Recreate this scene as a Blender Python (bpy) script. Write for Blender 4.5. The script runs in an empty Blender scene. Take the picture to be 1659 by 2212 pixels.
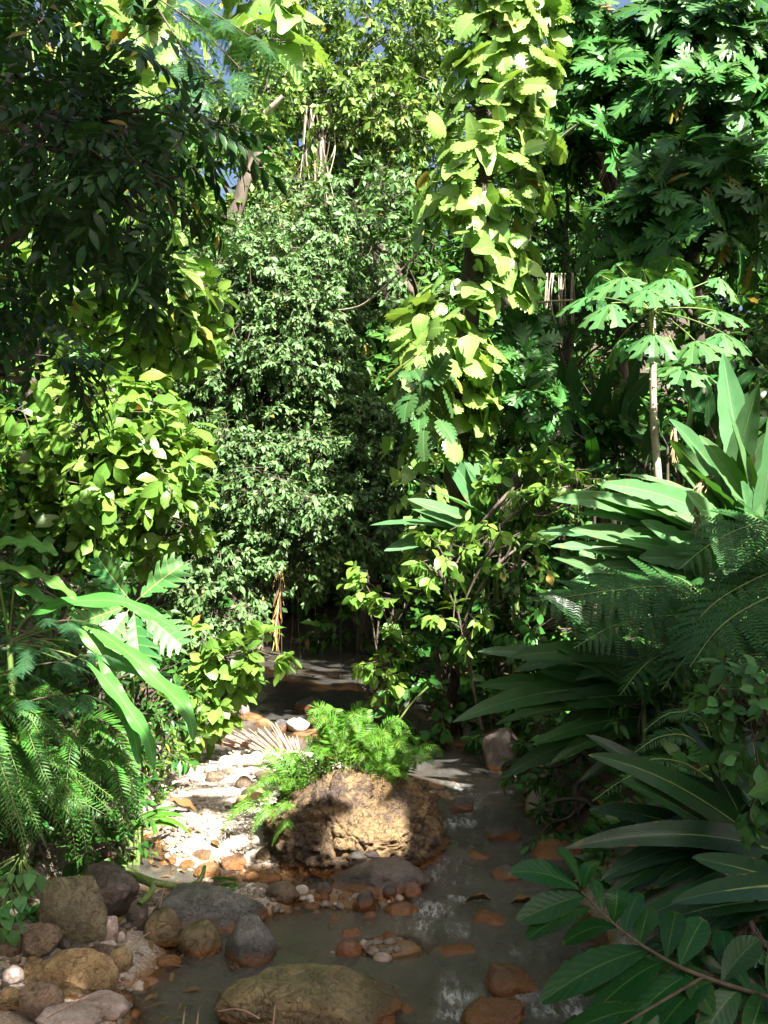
import bpy, bmesh, math, random
import numpy as np
from mathutils import Vector, noise as mnoise

# ------------------------------------------------------------------ camera, sky, sun, exposure
sc = bpy.context.scene
COL = sc.collection
F, CU, CV, CAMH, TILT = 2152.0, 829.5, 1106.0, 2.6, math.radians(1.97)
cam = bpy.data.cameras.new("Camera")
cam.sensor_fit = 'VERTICAL'
cam.angle = 2 * math.atan(1106 / F)
cam.clip_end = 400
co = bpy.data.objects.new("Camera", cam)
COL.objects.link(co)
co.location = (0, 0, CAMH)
co.rotation_euler = (math.pi / 2 + TILT, 0, 0)
sc.camera = co
SUN = Vector((0.40, -0.68, 0.80)).normalized()          # direction towards the sun
world = bpy.data.worlds.new("World")
sc.world = world
world.use_nodes = True
nt = world.node_tree
bg = nt.nodes["Background"]
sky = nt.nodes.new("ShaderNodeTexSky")
sky.sky_type = 'NISHITA'
sky.sun_disc = False
sky.dust_density = 5.0
sky.air_density = 0.8
sky.sun_elevation = math.asin(SUN.z)
sky.sun_rotation = math.atan2(SUN.x, SUN.y)
nt.links.new(sky.outputs[0], bg.inputs[0])
bg.inputs[1].default_value = 0.05
sun = bpy.data.lights.new("Sun", 'SUN')
sun.energy = 5.0
sun.angle = math.radians(0.5)
sun.color = (1.0, 0.96, 0.89)
so = bpy.data.objects.new("Sun", sun)
COL.objects.link(so)
so.rotation_euler = SUN.to_track_quat('Z', 'Y').to_euler()
sc.view_settings.view_transform = 'Standard'
sc.view_settings.look = 'None'
sc.view_settings.exposure = 2.5
sc.view_settings.gamma = 1.0
sc.cycles.max_bounces = 8
sc.cycles.diffuse_bounces = 2
sc.cycles.glossy_bounces = 2
sc.cycles.transmission_bounces = 4
sc.cycles.transparent_max_bounces = 4
sc.cycles.use_denoising = True
sc.cycles.sample_clamp_indirect = 4

rng = np.random.default_rng(11)
random.seed(5)
A = lambda *p: np.array(p, float)
UP = A(0, 0, 1)
CT, ST = math.cos(TILT), math.sin(TILT)

def ray(u, v):
    x, y = (u - CU) / F, -(v - CV) / F
    return A(x, CT - y * ST, ST + y * CT)
def P(u, v, d):
    r = ray(u, v)
    return A(0, 0, CAMH) + r * (d / r[1])
def G(u, v, z=0.0):
    r = ray(u, v)
    return A(0, 0, CAMH) + r * ((z - CAMH) / r[2])
def proj(pts):
    p = np.asarray(pts, float).reshape(-1, 3) - A(0, 0, CAMH)
    f = p[:, 1] * CT + p[:, 2] * ST
    y = -p[:, 1] * ST + p[:, 2] * CT
    fs = np.where(np.abs(f) < 1e-6, 1e-6, f)
    return CU + F * p[:, 0] / fs, CV - F * y / fs, f
def nrmz(a):
    return a / np.maximum(np.linalg.norm(a, axis=-1, keepdims=True), 1e-9)

# ------------------------------------------------------------------ value noise
def _h(ix, iy, iz, s):
    n = (ix * 374761393 + iy * 668265263 + iz * 2147483647 + s * 974634777) & 0xFFFFFFFF
    n = ((n ^ (n >> 13)) * 1274126177) & 0xFFFFFFFF
    return ((n ^ (n >> 16)) & 0xFFFF) / 65535.0
def vnoise(p, s=0):
    p = np.asarray(p, float)
    i = np.floor(p).astype(np.int64)
    f = p - i
    f = f * f * (3 - 2 * f)
    r = 0
    for dx in (0, 1):
        for dy in (0, 1):
            for dz in (0, 1):
                w = (f[:, 0] if dx else 1 - f[:, 0]) * (f[:, 1] if dy else 1 - f[:, 1]) * (f[:, 2] if dz else 1 - f[:, 2])
                r = r + w * _h(i[:, 0] + dx, i[:, 1] + dy, i[:, 2] + dz, s)
    return r * 2 - 1
def fbm(p, s=0, o=4, g=.5):
    p = np.asarray(p, float)
    r, a, k = 0, 1.0, 1.0
    for j in range(o):
        r = r + a * vnoise(p * k + 17.3 * j, s + j)
        a *= g
        k *= 2.03
    return r

# ------------------------------------------------------------------ materials
def newmat(name):
    m = bpy.data.materials.new(name)
    m.use_nodes = True
    n = m.node_tree
    return m, n, n.nodes["Principled BSDF"], n.nodes["Material Output"]
def node(n, t, **kw):
    x = n.nodes.new(t)
    for k, v in kw.items():
        setattr(x, k, v)
    return x
def mixc(n, fac, a, b, bt='MIX'):
    m = node(n, "ShaderNodeMix", data_type='RGBA', blend_type=bt)
    for sock, val in ((m.inputs[0], fac), (m.inputs[6], a), (m.inputs[7], b)):
        if isinstance(val, (int, float)):
            sock.default_value = val
        elif isinstance(val, tuple):
            sock.default_value = (*val[:3], 1)
        else:
            n.links.new(val, sock)
    return m.outputs[2]
def math_(n, op, a, b=0.0, c=0.0, clamp=False):
    m = node(n, "ShaderNodeMath", operation=op, use_clamp=clamp)
    for i, v in enumerate((a, b, c)):
        if isinstance(v, (int, float)):
            m.inputs[i].default_value = v
        else:
            n.links.new(v, m.inputs[i])
    return m.outputs[0]
def noise_(n, vec, scale, detail=4, rough=.55):
    t = node(n, "ShaderNodeTexNoise")
    t.inputs["Scale"].default_value = scale
    t.inputs["Detail"].default_value = detail
    t.inputs["Roughness"].default_value = rough
    if vec is not None:
        n.links.new(vec, t.inputs["Vector"])
    return t.outputs[0]
def smooth(n, x, lo, hi):
    m = node(n, "ShaderNodeMapRange", interpolation_type='SMOOTHSTEP')
    m.inputs[1].default_value = lo
    m.inputs[2].default_value = hi
    n.links.new(x, m.inputs[0])
    return m.outputs[0]
def bump(n, bsdf, h, strength, dist):
    b = node(n, "ShaderNodeBump")
    b.inputs["Strength"].default_value = strength
    b.inputs["Distance"].default_value = dist
    n.links.new(h, b.inputs["Height"])
    n.links.new(b.outputs[0], bsdf.inputs["Normal"])

def leaf_mat(name, base, trans, rough=.42, tmix=.3, veins=0, yellow=.008, vein_col=None, var=.35, spec=.3, lat=9.0, latk=.12, midw=.03, edge=0.0):
    m, n, b, out = newmat(name)
    geo = node(n, "ShaderNodeNewGeometry")
    rnd = geo.outputs["Random Per Island"]
    hsv = node(n, "ShaderNodeHueSaturation")
    val = node(n, "ShaderNodeMapRange")
    val.inputs[3].default_value = 1 - var
    val.inputs[4].default_value = 1 + var
    n.links.new(rnd, val.inputs[0])
    n.links.new(val.outputs[0], hsv.inputs["Value"])
    r2 = math_(n, 'FRACT', math_(n, 'MULTIPLY', rnd, 37.7))
    n.links.new(math_(n, 'MULTIPLY_ADD', r2, .035, .482), hsv.inputs["Hue"])
    col = base
    tc = node(n, "ShaderNodeTexCoord")
    sp = node(n, "ShaderNodeSeparateXYZ")
    n.links.new(tc.outputs["UV"], sp.inputs[0])
    nz = noise_(n, tc.outputs["Object"], 9, 3)
    c = mixc(n, math_(n, 'MULTIPLY', nz, .6), tuple(x * .75 for x in base), tuple(x * 1.3 for x in base))
    au = math_(n, 'ABSOLUTE', math_(n, 'SUBTRACT', sp.outputs[0], .5))
    if veins:
        vc = vein_col or (base[0] * 2 + .06, base[1] * 1.7 + .06, base[2] * 2 + .02)
        mid = smooth(n, au, midw, midw * .35)
        ph = math_(n, 'SINE', math_(n, 'MULTIPLY', math_(n, 'SUBTRACT', sp.outputs[1], math_(n, 'MULTIPLY', au, .45)), lat * 6.283))
        latv = math_(n, 'MULTIPLY', smooth(n, ph, .8, .99), latk)
        c = mixc(n, math_(n, 'MULTIPLY', math_(n, 'MAXIMUM', mid, latv), veins), c, vc)
        bump(n, b, ph, .10, .003)
    yl = math_(n, 'GREATER_THAN', math_(n, 'FRACT', math_(n, 'MULTIPLY', rnd, 91.3)), 1 - yellow)
    c = mixc(n, yl, c, (.30, .24, .05))
    if edge:
        big = noise_(n, tc.outputs["Object"], 5, 4, .65)
        em = smooth(n, math_(n, 'ADD', math_(n, 'MULTIPLY', au, 2.0), math_(n, 'MULTIPLY', math_(n, 'SUBTRACT', big, .62), 1.6)), .90, 1.0)
        tm = smooth(n, math_(n, 'ADD', sp.outputs[1], math_(n, 'MULTIPLY', math_(n, 'SUBTRACT', big, .6), .8)), .95, 1.02)
        spots = smooth(n, noise_(n, tc.outputs["Object"], 60, 2, .5), .71, .75)
        blot = math_(n, 'MULTIPLY', smooth(n, big, .60, .72), .45)
        c = mixc(n, math_(n, 'MULTIPLY', blot, edge), c, (base[0] * 2.2, base[1] * 1.1, base[2] * .9))
        c = mixc(n, math_(n, 'MULTIPLY', math_(n, 'MAXIMUM', math_(n, 'MAXIMUM', em, tm), spots), edge), c, (.19, .115, .045))
    n.links.new(c, hsv.inputs["Color"])
    n.links.new(hsv.outputs[0], b.inputs["Base Color"])
    b.inputs["Roughness"].default_value = rough
    b.inputs["Specular IOR Level"].default_value = spec
    t = node(n, "ShaderNodeBsdfTranslucent")
    tcol = mixc(n, 1.0, hsv.outputs[0], tuple(tr / max(ba, .01) * .5 for tr, ba in zip(trans, base)), 'MULTIPLY')
    n.links.new(tcol, t.inputs[0])
    mx = node(n, "ShaderNodeMixShader")
    mx.inputs[0].default_value = tmix
    n.links.new(b.outputs[0], mx.inputs[1])
    n.links.new(t.outputs[0], mx.inputs[2])
    n.links.new(mx.outputs[0], out.inputs[0])
    return m

def wood_mat(name, a, b2, rough=.85, scale=12, bmp=.6):
    m, n, b, out = newmat(name)
    tc = node(n, "ShaderNodeTexCoord")
    mp = node(n, "ShaderNodeMapping")
    mp.inputs["Scale"].default_value = (1, 1, .25)
    n.links.new(tc.outputs["Object"], mp.inputs[0])
    nz = noise_(n, mp.outputs[0], scale, 6, .65)
    n.links.new(mixc(n, smooth(n, nz, .3, .7), a, b2), b.inputs["Base Color"])
    b.inputs["Roughness"].default_value = rough
    bump(n, b, nz, bmp, .02)
    return m

def rock_mat(name, a, b2, rough=.7, stain=.7, scale=5, moss=0.0, bmp=.5, level=.10, pit=.65):
    m, n, b, out = newmat(name)
    tc = node(n, "ShaderNodeTexCoord")
    oi = node(n, "ShaderNodeObjectInfo")
    ad = node(n, "ShaderNodeVectorMath", operation='ADD')
    n.links.new(tc.outputs["Object"], ad.inputs[0])
    cx = node(n, "ShaderNodeCombineXYZ")
    for i in range(3):
        n.links.new(math_(n, 'MULTIPLY', oi.outputs["Random"], 31.0 + 7 * i), cx.inputs[i])
    n.links.new(cx.outputs[0], ad.inputs[1])
    v = ad.outputs[0]
    n1 = noise_(n, v, scale, 7, .62)
    n2 = noise_(n, v, scale * 9, 5, .7)
    c = mixc(n, smooth(n, n1, .34, .66), a, b2)
    c = mixc(n, math_(n, 'MULTIPLY', smooth(n, n2, .50, .66), pit), c, tuple(x * .45 for x in a))
    c = mixc(n, math_(n, 'MULTIPLY', smooth(n, n2, .44, .28), .35), c, tuple(min(.8, x * 1.6) for x in b2))
    wv = node(n, "ShaderNodeVectorMath", operation='ADD')
    n.links.new(v, wv.inputs[0])
    wn = node(n, "ShaderNodeTexNoise")
    wn.inputs["Scale"].default_value = scale * 1.3
    n.links.new(v, wn.inputs["Vector"])
    n.links.new(wn.outputs["Color"], wv.inputs[1])
    ck = node(n, "ShaderNodeTexVoronoi", feature='DISTANCE_TO_EDGE')
    ck.inputs["Scale"].default_value = scale * 1.1
    n.links.new(wv.outputs[0], ck.inputs["Vector"])
    crack = smooth(n, ck.outputs["Distance"], .035, .0)
    c = mixc(n, math_(n, 'MULTIPLY', crack, .55), c, tuple(x * .35 for x in a))
    n3 = noise_(n, v, scale * 2.6, 4, .6)
    c = mixc(n, math_(n, 'MULTIPLY', smooth(n, n3, .55, .7), .45), c, tuple(min(.85, x * 1.35 + .02) for x in b2))
    geo = node(n, "ShaderNodeNewGeometry")
    sp = node(n, "ShaderNodeSeparateXYZ")
    n.links.new(geo.outputs["Position"], sp.inputs[0])
    if moss:
        sn = node(n, "ShaderNodeSeparateXYZ")
        n.links.new(geo.outputs["Normal"], sn.inputs[0])
        mm = math_(n, 'MULTIPLY', smooth(n, math_(n, 'ADD', sn.outputs[2], math_(n, 'MULTIPLY', n1, .9)), .75, 1.25), moss)
        c = mixc(n, mm, c, (.07, .085, .02))
    zz = math_(n, 'ADD', sp.outputs[2], math_(n, 'MULTIPLY', math_(n, 'SUBTRACT', n1, .5), .16))
    wet = smooth(n, zz, level, level * .3)
    wet2 = smooth(n, zz, level * 1.9, level * .9)
    c = mixc(n, math_(n, 'MULTIPLY', wet2, .55), c, tuple(x * .5 for x in a))
    if stain:
        c = mixc(n, math_(n, 'MULTIPLY', wet, stain), c, (.20, .075, .016))
    n.links.new(c, b.inputs["Base Color"])
    rr = math_(n, 'MULTIPLY_ADD', wet, -(rough - .25), rough)
    n.links.new(math_(n, 'MULTIPLY_ADD', n2, .2, math_(n, 'SUBTRACT', rr, .1)), b.inputs["Roughness"])
    hh = math_(n, 'SUBTRACT', math_(n, 'ADD', math_(n, 'MULTIPLY', n1, 1.0), math_(n, 'MULTIPLY', n2, .55)), math_(n, 'MULTIPLY', crack, .25))
    bump(n, b, hh, bmp, .05)
    return m

M = {}
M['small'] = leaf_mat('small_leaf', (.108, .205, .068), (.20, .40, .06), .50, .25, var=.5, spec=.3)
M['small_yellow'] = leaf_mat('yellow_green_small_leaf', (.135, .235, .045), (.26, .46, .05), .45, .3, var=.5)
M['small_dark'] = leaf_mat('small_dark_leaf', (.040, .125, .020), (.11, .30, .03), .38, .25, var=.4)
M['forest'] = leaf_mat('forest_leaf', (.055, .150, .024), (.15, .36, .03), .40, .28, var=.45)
M['broad'] = leaf_mat('broad_leaf', (.140, .275, .045), (.30, .58, .05), .34, .36, veins=.45, yellow=.012, edge=.35, var=.35)
M['pinnate'] = leaf_mat('pinnate_leaf', (.020, .062, .014), (.06, .20, .02), .38, .22, veins=.3, var=.4)
M['climber'] = leaf_mat('climber_leaf', (.215, .375, .085), (.40, .66, .07), .30, .34, veins=.4, yellow=.012, edge=.3, spec=.5, var=.35)
M['monstera'] = leaf_mat('monstera_leaf', (.045, .105, .030), (.12, .28, .04), .32, .2, veins=.3)
M['bread'] = leaf_mat('breadfruit_leaf', (.042, .135, .026), (.12, .34, .03), .42, .22, veins=.5, midw=.016, latk=.05, var=.4)
M['sapling'] = leaf_mat('sapling_leaf', (.055, .190, .045), (.16, .46, .05), .34, .25, veins=.8, midw=.014, latk=.3, lat=6, vein_col=(.36, .46, .12))
M['papaya'] = leaf_mat('papaya_leaf', (.070, .195, .055), (.20, .48, .05), .50, .3, veins=.5, midw=.016, latk=.03, yellow=.0)
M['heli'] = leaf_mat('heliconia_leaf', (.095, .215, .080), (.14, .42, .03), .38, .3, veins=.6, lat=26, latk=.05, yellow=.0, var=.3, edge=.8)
M['heli_shaded'] = leaf_mat('heliconia_shaded_leaf', (.022, .072, .018), (.07, .26, .015), .38, .3, veins=.5, lat=26, latk=.05, yellow=.0, var=.3, edge=.8)  # darker copy of the heliconia leaf, bank shade put into its colour
M['ginger'] = leaf_mat('ginger_leaf', (.010, .042, .013), (.03, .14, .02), .34, .12, veins=.6, lat=30, latk=.03, yellow=.0, var=.3, edge=.5)
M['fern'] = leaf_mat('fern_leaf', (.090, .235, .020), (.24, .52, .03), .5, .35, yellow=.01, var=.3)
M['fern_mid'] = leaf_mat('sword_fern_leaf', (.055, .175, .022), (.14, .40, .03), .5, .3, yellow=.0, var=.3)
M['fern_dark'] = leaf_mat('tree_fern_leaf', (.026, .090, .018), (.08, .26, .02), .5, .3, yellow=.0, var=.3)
M['feather'] = leaf_mat('feathery_leaf', (.032, .105, .038), (.10, .28, .04), .5, .3, yellow=.0, var=.2)
M['strap'] = leaf_mat('strap_leaf', (.080, .230, .040), (.2, .48, .04), .42, .25, veins=.6, lat=1.0, latk=.0, yellow=.0, var=.15, spec=.35)
M['wrinkle'] = leaf_mat('wrinkled_leaf', (.008, .052, .009), (.03, .18, .015), .36, .12, veins=.6, lat=9, latk=.18, edge=.3, spec=.22, yellow=.0, var=.25)
M['dry'] = leaf_mat('dry_leaf', (.36, .24, .13), (.3, .2, .08), .7, .15, yellow=0, var=.35)
M['dead'] = leaf_mat('dead_leaf', (.14, .075, .03), (.16, .08, .03), .7, .1, yellow=.1, var=.5)
M['bark'] = wood_mat('bark', (.035, .027, .018), (.10, .078, .055))
M['pale_bark'] = wood_mat('pale_bark', (.22, .18, .13), (.42, .36, .27))
M['twig'] = wood_mat('twig', (.04, .030, .018), (.10, .075, .045))
M['stem'] = wood_mat('green_stem', (.08, .13, .03), (.16, .22, .06), .5, 8, .1)
M['straw'] = wood_mat('straw', (.24, .13, .085), (.42, .27, .19), .7, 20, .2)
M['r_brown'] = rock_mat('brown_rock', (.10, .068, .044), (.24, .165, .105), .6, bmp=.8)
M['r_ochre'] = rock_mat('ochre_rock', (.21, .13, .055), (.40, .28, .135), .5, bmp=.8)
M['r_grey'] = rock_mat('grey_rock', (.075, .070, .062), (.20, .19, .17), .55, bmp=.8)
M['r_olive'] = rock_mat('olive_rock', (.10, .072, .034), (.27, .20, .10), .5, scale=4, bmp=.8, moss=.2)
M['r_moss'] = rock_mat('mossy_rock', (.10, .085, .05), (.21, .17, .10), .7, moss=.7, bmp=.8)
M['r_pink'] = rock_mat('pinkish_rock', (.33, .25, .21), (.48, .39, .34), .65)
M['r_white'] = rock_mat('white_rock', (.38, .32, .25), (.60, .54, .46), .7, .25, bmp=.25, level=.05)
M['r_orange'] = rock_mat('orange_rock', (.085, .048, .026), (.33, .15, .045), .3, .55, level=.12, scale=7)
M['r_pebble'] = rock_mat('pebble_rock', (.20, .15, .11), (.40, .32, .25), .7, 0)
M['r_dark'] = rock_mat('dark_rock', (.06, .045, .038), (.13, .10, .08), .45)
M['r_red'] = rock_mat('red_brown_rock', (.15, .07, .045), (.26, .13, .09), .45)

# ------------------------------------------------------------------ objects
def tag(o, label=None, cat=None, group=None, kind=None):
    for k, v in (('label', label), ('category', cat), ('group', group), ('kind', kind)):
        if v:
            o[k] = v
    return o
def thing(name, label, cat, loc, group=None):
    o = bpy.data.objects.new(name, None)
    COL.objects.link(o)
    o.location = tuple(loc)
    o.empty_display_size = .1
    return tag(o, label, cat, group)
def mesh_obj(name, V, Q, UV, mat, parent=None, loc=None, smooth=False, attrs=None):
    off = np.array(parent.location) if parent is not None and loc is None else (np.array(loc, float) if loc is not None else np.zeros(3))
    if parent is not None and parent.parent is not None and loc is None:
        off = off + np.array(parent.parent.location)
    V = V - off
    me = bpy.data.meshes.new(name)
    nq, k = Q.shape
    me.vertices.add(len(V))
    me.vertices.foreach_set("co", V.astype(np.float32).ravel())
    me.loops.add(nq * k)
    me.loops.foreach_set("vertex_index", Q.astype(np.int32).ravel())
    me.polygons.add(nq)
    me.polygons.foreach_set("loop_start", (np.arange(nq) * k).astype(np.int32))
    if UV is not None:
        uv = me.uv_layers.new(name="UVMap")
        uv.data.foreach_set("uv", UV[Q.ravel()].astype(np.float32).ravel())
    for an, av in (attrs or {}).items():
        a = me.attributes.new(an, 'FLOAT', 'POINT')
        a.data.foreach_set("value", av.astype(np.float32))
    me.update(calc_edges=True)
    if smooth:
        me.polygons.foreach_set("use_smooth", np.ones(nq, bool))
    me.materials.append(mat)
    o = bpy.data.objects.new(name, me)
    COL.objects.link(o)
    if parent is not None:
        o.parent = parent
    elif loc is not None:
        o.location = tuple(loc)
    return o

def bez(a, b, c, n=12):
    t = np.linspace(0, 1, n)[:, None]
    return (1 - t) ** 2 * a + 2 * t * (1 - t) * b + t * t * c
def poly(pts, n=24):                                    # smooth path through points
    pts = np.asarray(pts, float)
    s = np.linspace(0, len(pts) - 1, n)
    i = np.clip(np.floor(s).astype(int), 0, len(pts) - 2)
    f = (s - i)[:, None]
    p0, p1, p2, p3 = pts[np.maximum(i - 1, 0)], pts[i], pts[i + 1], pts[np.minimum(i + 2, len(pts) - 1)]
    return .5 * (2 * p1 + (p2 - p0) * f + (2 * p0 - 5 * p1 + 4 * p2 - p3) * f ** 2 + (3 * p1 - p0 - 3 * p2 + p3) * f ** 3)

class MB:
    def __init__(s):
        s.V, s.Q, s.UV, s.n = [], [], [], 0
    def raw(s, V, Q, UV=None):
        s.V.append(V)
        s.Q.append(Q + s.n)
        s.UV.append(np.zeros((len(V), 2)) if UV is None else UV)
        s.n += len(V)
    def inst(s, T, pos, axis, nrm, scale):
        V, Q, UV = T
        pos = np.asarray(pos, float).reshape(-1, 3)
        N = len(pos)
        if N == 0:
            return
        y = nrmz(np.asarray(axis, float).reshape(-1, 3))
        x = nrmz(np.cross(y, np.asarray(nrm, float).reshape(-1, 3)))
        z = np.cross(x, y)
        sc_ = np.asarray(scale, float)
        if sc_.ndim < 2:
            sc_ = np.broadcast_to(sc_.reshape(-1, 1), (N, 1)) * np.ones((1, 3))
        W = pos[:, None] + (V[None, :, 0:1] * sc_[:, None, 0:1]) * x[:, None] + (V[None, :, 1:2] * sc_[:, None, 1:2]) * y[:, None] + (V[None, :, 2:3] * sc_[:, None, 2:3]) * z[:, None]
        Qs = Q[None] + (np.arange(N) * len(V))[:, None, None]
        s.raw(W.reshape(-1, 3), Qs.reshape(-1, Q.shape[1]), np.tile(UV, (N, 1)))
    def mix(s, Ts, pos, axis, nrm, scale):              # random template per leaf
        k = rng.integers(0, len(Ts), len(pos))
        scale = np.broadcast_to(np.asarray(scale, float), (len(pos),)) if np.ndim(scale) < 2 else scale
        for j, T in enumerate(Ts):
            m = k == j
            s.inst(T, pos[m], axis[m], nrm[m], scale[m])
    def tube(s, path, rad, k=6):
        path = np.asarray(path, float)
        n = len(path)
        rad = np.interp(np.linspace(0, 1, n), np.linspace(0, 1, len(np.atleast_1d(rad))), np.atleast_1d(rad))
        t = nrmz(np.gradient(path, axis=0))
        h = np.where(np.abs(t[:, 2:3]) > .9, A(1, 0, 0)[None], UP[None])
        a = nrmz(np.cross(t, h))
        b = np.cross(t, a)
        th = np.linspace(0, 2 * math.pi, k, endpoint=False)
        V = (path[:, None] + rad[:, None, None] * (np.cos(th)[None, :, None] * a[:, None] + np.sin(th)[None, :, None] * b[:, None])).reshape(-1, 3)
        i, j = np.meshgrid(np.arange(n - 1), np.arange(k), indexing='ij')
        Q = np.stack([i * k + j, i * k + (j + 1) % k, (i + 1) * k + (j + 1) % k, (i + 1) * k + j], -1).reshape(-1, 4)
        s.raw(V, Q)
    def sticks(s, a, b, r):                             # many thin prisms at once
        a = np.asarray(a, float).reshape(-1, 3)
        d = np.asarray(b, float).reshape(-1, 3) - a
        ln = np.linalg.norm(d, axis=1)
        up = np.where(np.abs(d[:, 2:3]) > .9 * ln[:, None], A(1, 0, 0)[None], UP[None])
        r = np.broadcast_to(np.asarray(r, float), (len(a),))
        s.inst(T_STICK, a, d, up, np.stack([r, ln, r], 1))
    def blade(s, path, width, hint, fold=.25, wave=0.0, waves=6, cols=4, jag=0.0):
        path = np.asarray(path, float)
        n = len(path)
        t = nrmz(np.gradient(path, axis=0))
        h = np.broadcast_to(np.asarray(hint, float), (n, 3))
        x = nrmz(np.cross(t, h))
        z = np.cross(x, t)
        c = np.linspace(-1, 1, cols + 1)
        w = np.asarray(width)[:, None] * np.ones(cols + 1)[None]
        if jag:
            j = 1 - jag * rng.random((n, 2)) ** 3
            w[:, 0] *= j[:, 0]
            w[:, -1] *= j[:, 1]
        ph = rng.random(2) * 6
        tt = np.linspace(0, 1, n)
        wv = np.where(c[None] > 0, np.sin(tt[:, None] * waves * 6.283 + ph[0]), np.sin(tt[:, None] * waves * 6.283 + ph[1])) * c[None] ** 2 * wave * np.asarray(width)[:, None]
        zo = np.abs(c)[None] * fold * w + wv
        V = (path[:, None] + (w * c[None])[:, :, None] * x[:, None] + zo[:, :, None] * z[:, None]).reshape(-1, 3)
        uv = np.stack([np.broadcast_to((c[None] + 1) / 2, (n, cols + 1)), np.broadcast_to(tt[:, None], (n, cols + 1))], -1).reshape(-1, 2)
        k = cols + 1
        i, j = np.meshgrid(np.arange(n - 1), np.arange(cols), indexing='ij')
        Q = np.stack([i * k + j, i * k + j + 1, (i + 1) * k + j + 1, (i + 1) * k + j], -1).reshape(-1, 4)
        s.raw(V, Q, uv)
    def arrays(s):
        return np.concatenate(s.V), np.concatenate(s.Q), np.concatenate(s.UV)
    def build(s, name, mat, parent=None, smooth=False, loc=None):
        if s.n == 0:
            return None
        V, Q, UV = s.arrays()
        return mesh_obj(name, V, Q, UV, M[mat] if isinstance(mat, str) else mat, parent, loc, smooth)

# ------------------------------------------------------------------ leaf templates: x across, y along, z face
def t_stick():
    V = np.array([[math.cos(a), y, math.sin(a)] for y in (0, 1) for a in (0, 2.09, 4.19)])
    V[3:, [0, 2]] *= .6
    Q = np.array([[0, 1, 4, 3], [1, 2, 5, 4], [2, 0, 3, 5]])
    return V, Q, np.zeros((6, 2))
T_STICK = t_stick()
def t_leaf(hw=.22, n=3, peak=.45, fold=.25, droop=.15, tip=.04, wave=0.0, ph=0.0):
    t = np.linspace(0, 1, n + 1)
    e = math.log(.5) / math.log(peak)
    w = hw * np.sin(np.pi * t ** e) ** .8
    w = np.maximum(w, hw * tip)
    V, UV = [], []
    for i, ti in enumerate(t):
        for c in (-1, 0, 1):
            V.append((c * w[i], .08 + ti, abs(c) * w[i] * fold - droop * ti * ti + wave * c * math.sin(ti * 14 + ph) * hw))
            UV.append(((c + 1) / 2, ti))
    Q = [[i * 3 + j, i * 3 + j + 1, i * 3 + j + 4, i * 3 + j + 3] for i in range(n) for j in range(2)]
    return np.array(V), np.array(Q), np.array(UV)
def t_lobed(nl=6, hw=lambda t: .3, depth=.6, sweep=.2, tipw=.5, fold=.2, droop=.2, curl=.2):
    V, UV, Q = [], [], []
    def add(x, y, W):
        ax = abs(x)
        V.append((x, y + .08, fold * ax - droop * y * y - curl * ax * ax))
        UV.append((.5 + .5 * x / .5, y))
        return len(V) - 1
    for s in (-1, 1):
        dt = 1.0 / nl
        mid = [add(0, i * dt, 0) for i in range(nl + 1)]
        ins = []
        for i in range(nl + 1):
            W = hw(min(max(i * dt, .02), .97)) * (1 - depth)
            ins.append(add(s * W, i * dt + sweep * W, 0))
        for i in range(nl):
            tm = (i + .5) * dt
            W = hw(tm)
            h = dt * .5
            Q.append([mid[i], mid[i + 1], ins[i + 1], ins[i]])
            x1 = max(W * .72, W * (1 - depth) * 1.05)
            o1 = add(s * x1, tm - h * (.45 + .45 * tipw) + sweep * x1, 0)
            o2 = add(s * x1, tm + h * (.45 + .45 * tipw) + sweep * x1, 0)
            t1 = add(s * W, tm - h * tipw * .8 + sweep * W, 0)
            t2 = add(s * W, tm + h * tipw * .8 + sweep * W * 1.1, 0)
            Q.append([ins[i], ins[i + 1], o2, o1])
            Q.append([o1, o2, t2, t1])
    return np.array(V), np.array(Q), np.array(UV)
def comb(parts):                                        # join transformed templates
    V, Q, UV, n = [], [], [], 0
    for (v, q, uv) in parts:
        V.append(v); Q.append(q + n); UV.append(uv); n += len(v)
    return np.concatenate(V), np.concatenate(Q), np.concatenate(UV)
def xf(T, ang, sc_=1.0, off=(0, 0, 0), pitch=0.0):
    V, Q, UV = T
    V = V * sc_
    c, s = math.cos(pitch), math.sin(pitch)
    V = np.stack([V[:, 0], V[:, 1] * c - V[:, 2] * s, V[:, 1] * s + V[:, 2] * c], 1)
    c, s = math.cos(ang), math.sin(ang)
    V = np.stack([V[:, 0] * c - V[:, 1] * s, V[:, 0] * s + V[:, 1] * c, V[:, 2]], 1) + np.array(off)
    return V, Q, UV
def t_pinnate(pairs, lf, ln=.3, droop=.35, ang=1.05, term=True):
    parts = []
    for i in range(pairs):
        t = .2 + .75 * i / pairs
        sz = ln * (1.0 - .25 * abs(i / pairs - .4))
        for s in (-1, 1):
            parts.append(xf(lf, -s * (ang - .4 * i / pairs), sz, (0, t, -droop * t * t), -.25))
    if term:
        parts.append(xf(lf, 0, ln, (0, .93, -droop * .86), -.4))
    V, Q, UV = T_STICK
    parts.append((V * A(.008, .55, .008), Q, UV))
    parts.append((np.array([[p[0] * .008, .55 + p[1] * .42, p[2] * .008 - droop * (.55 + p[1] * .42) ** 2] for p in V]), Q, UV))
    return comb(parts)
T_SMALL = [t_leaf(.27, 2, .42, f, d) for f, d in ((.3, .2), (.15, .35), (.45, .05))]
T_BROAD = [t_leaf(.30, 5, .58, f, d, wave=w, ph=p) for f, d, w, p in ((.25, .2, .12, 0), (.1, .4, .2, 2), (.4, .1, .15, 4), (.2, .55, .2, 1))]
T_LONG = [t_leaf(.17, 4, .42, f, d) for f, d in ((.3, .2), (.2, .4), (.4, .05))]
T_ROUND = [t_leaf(.40, 4, .45, f, d) for f, d in ((.2, .1), (.3, .3))]
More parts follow.
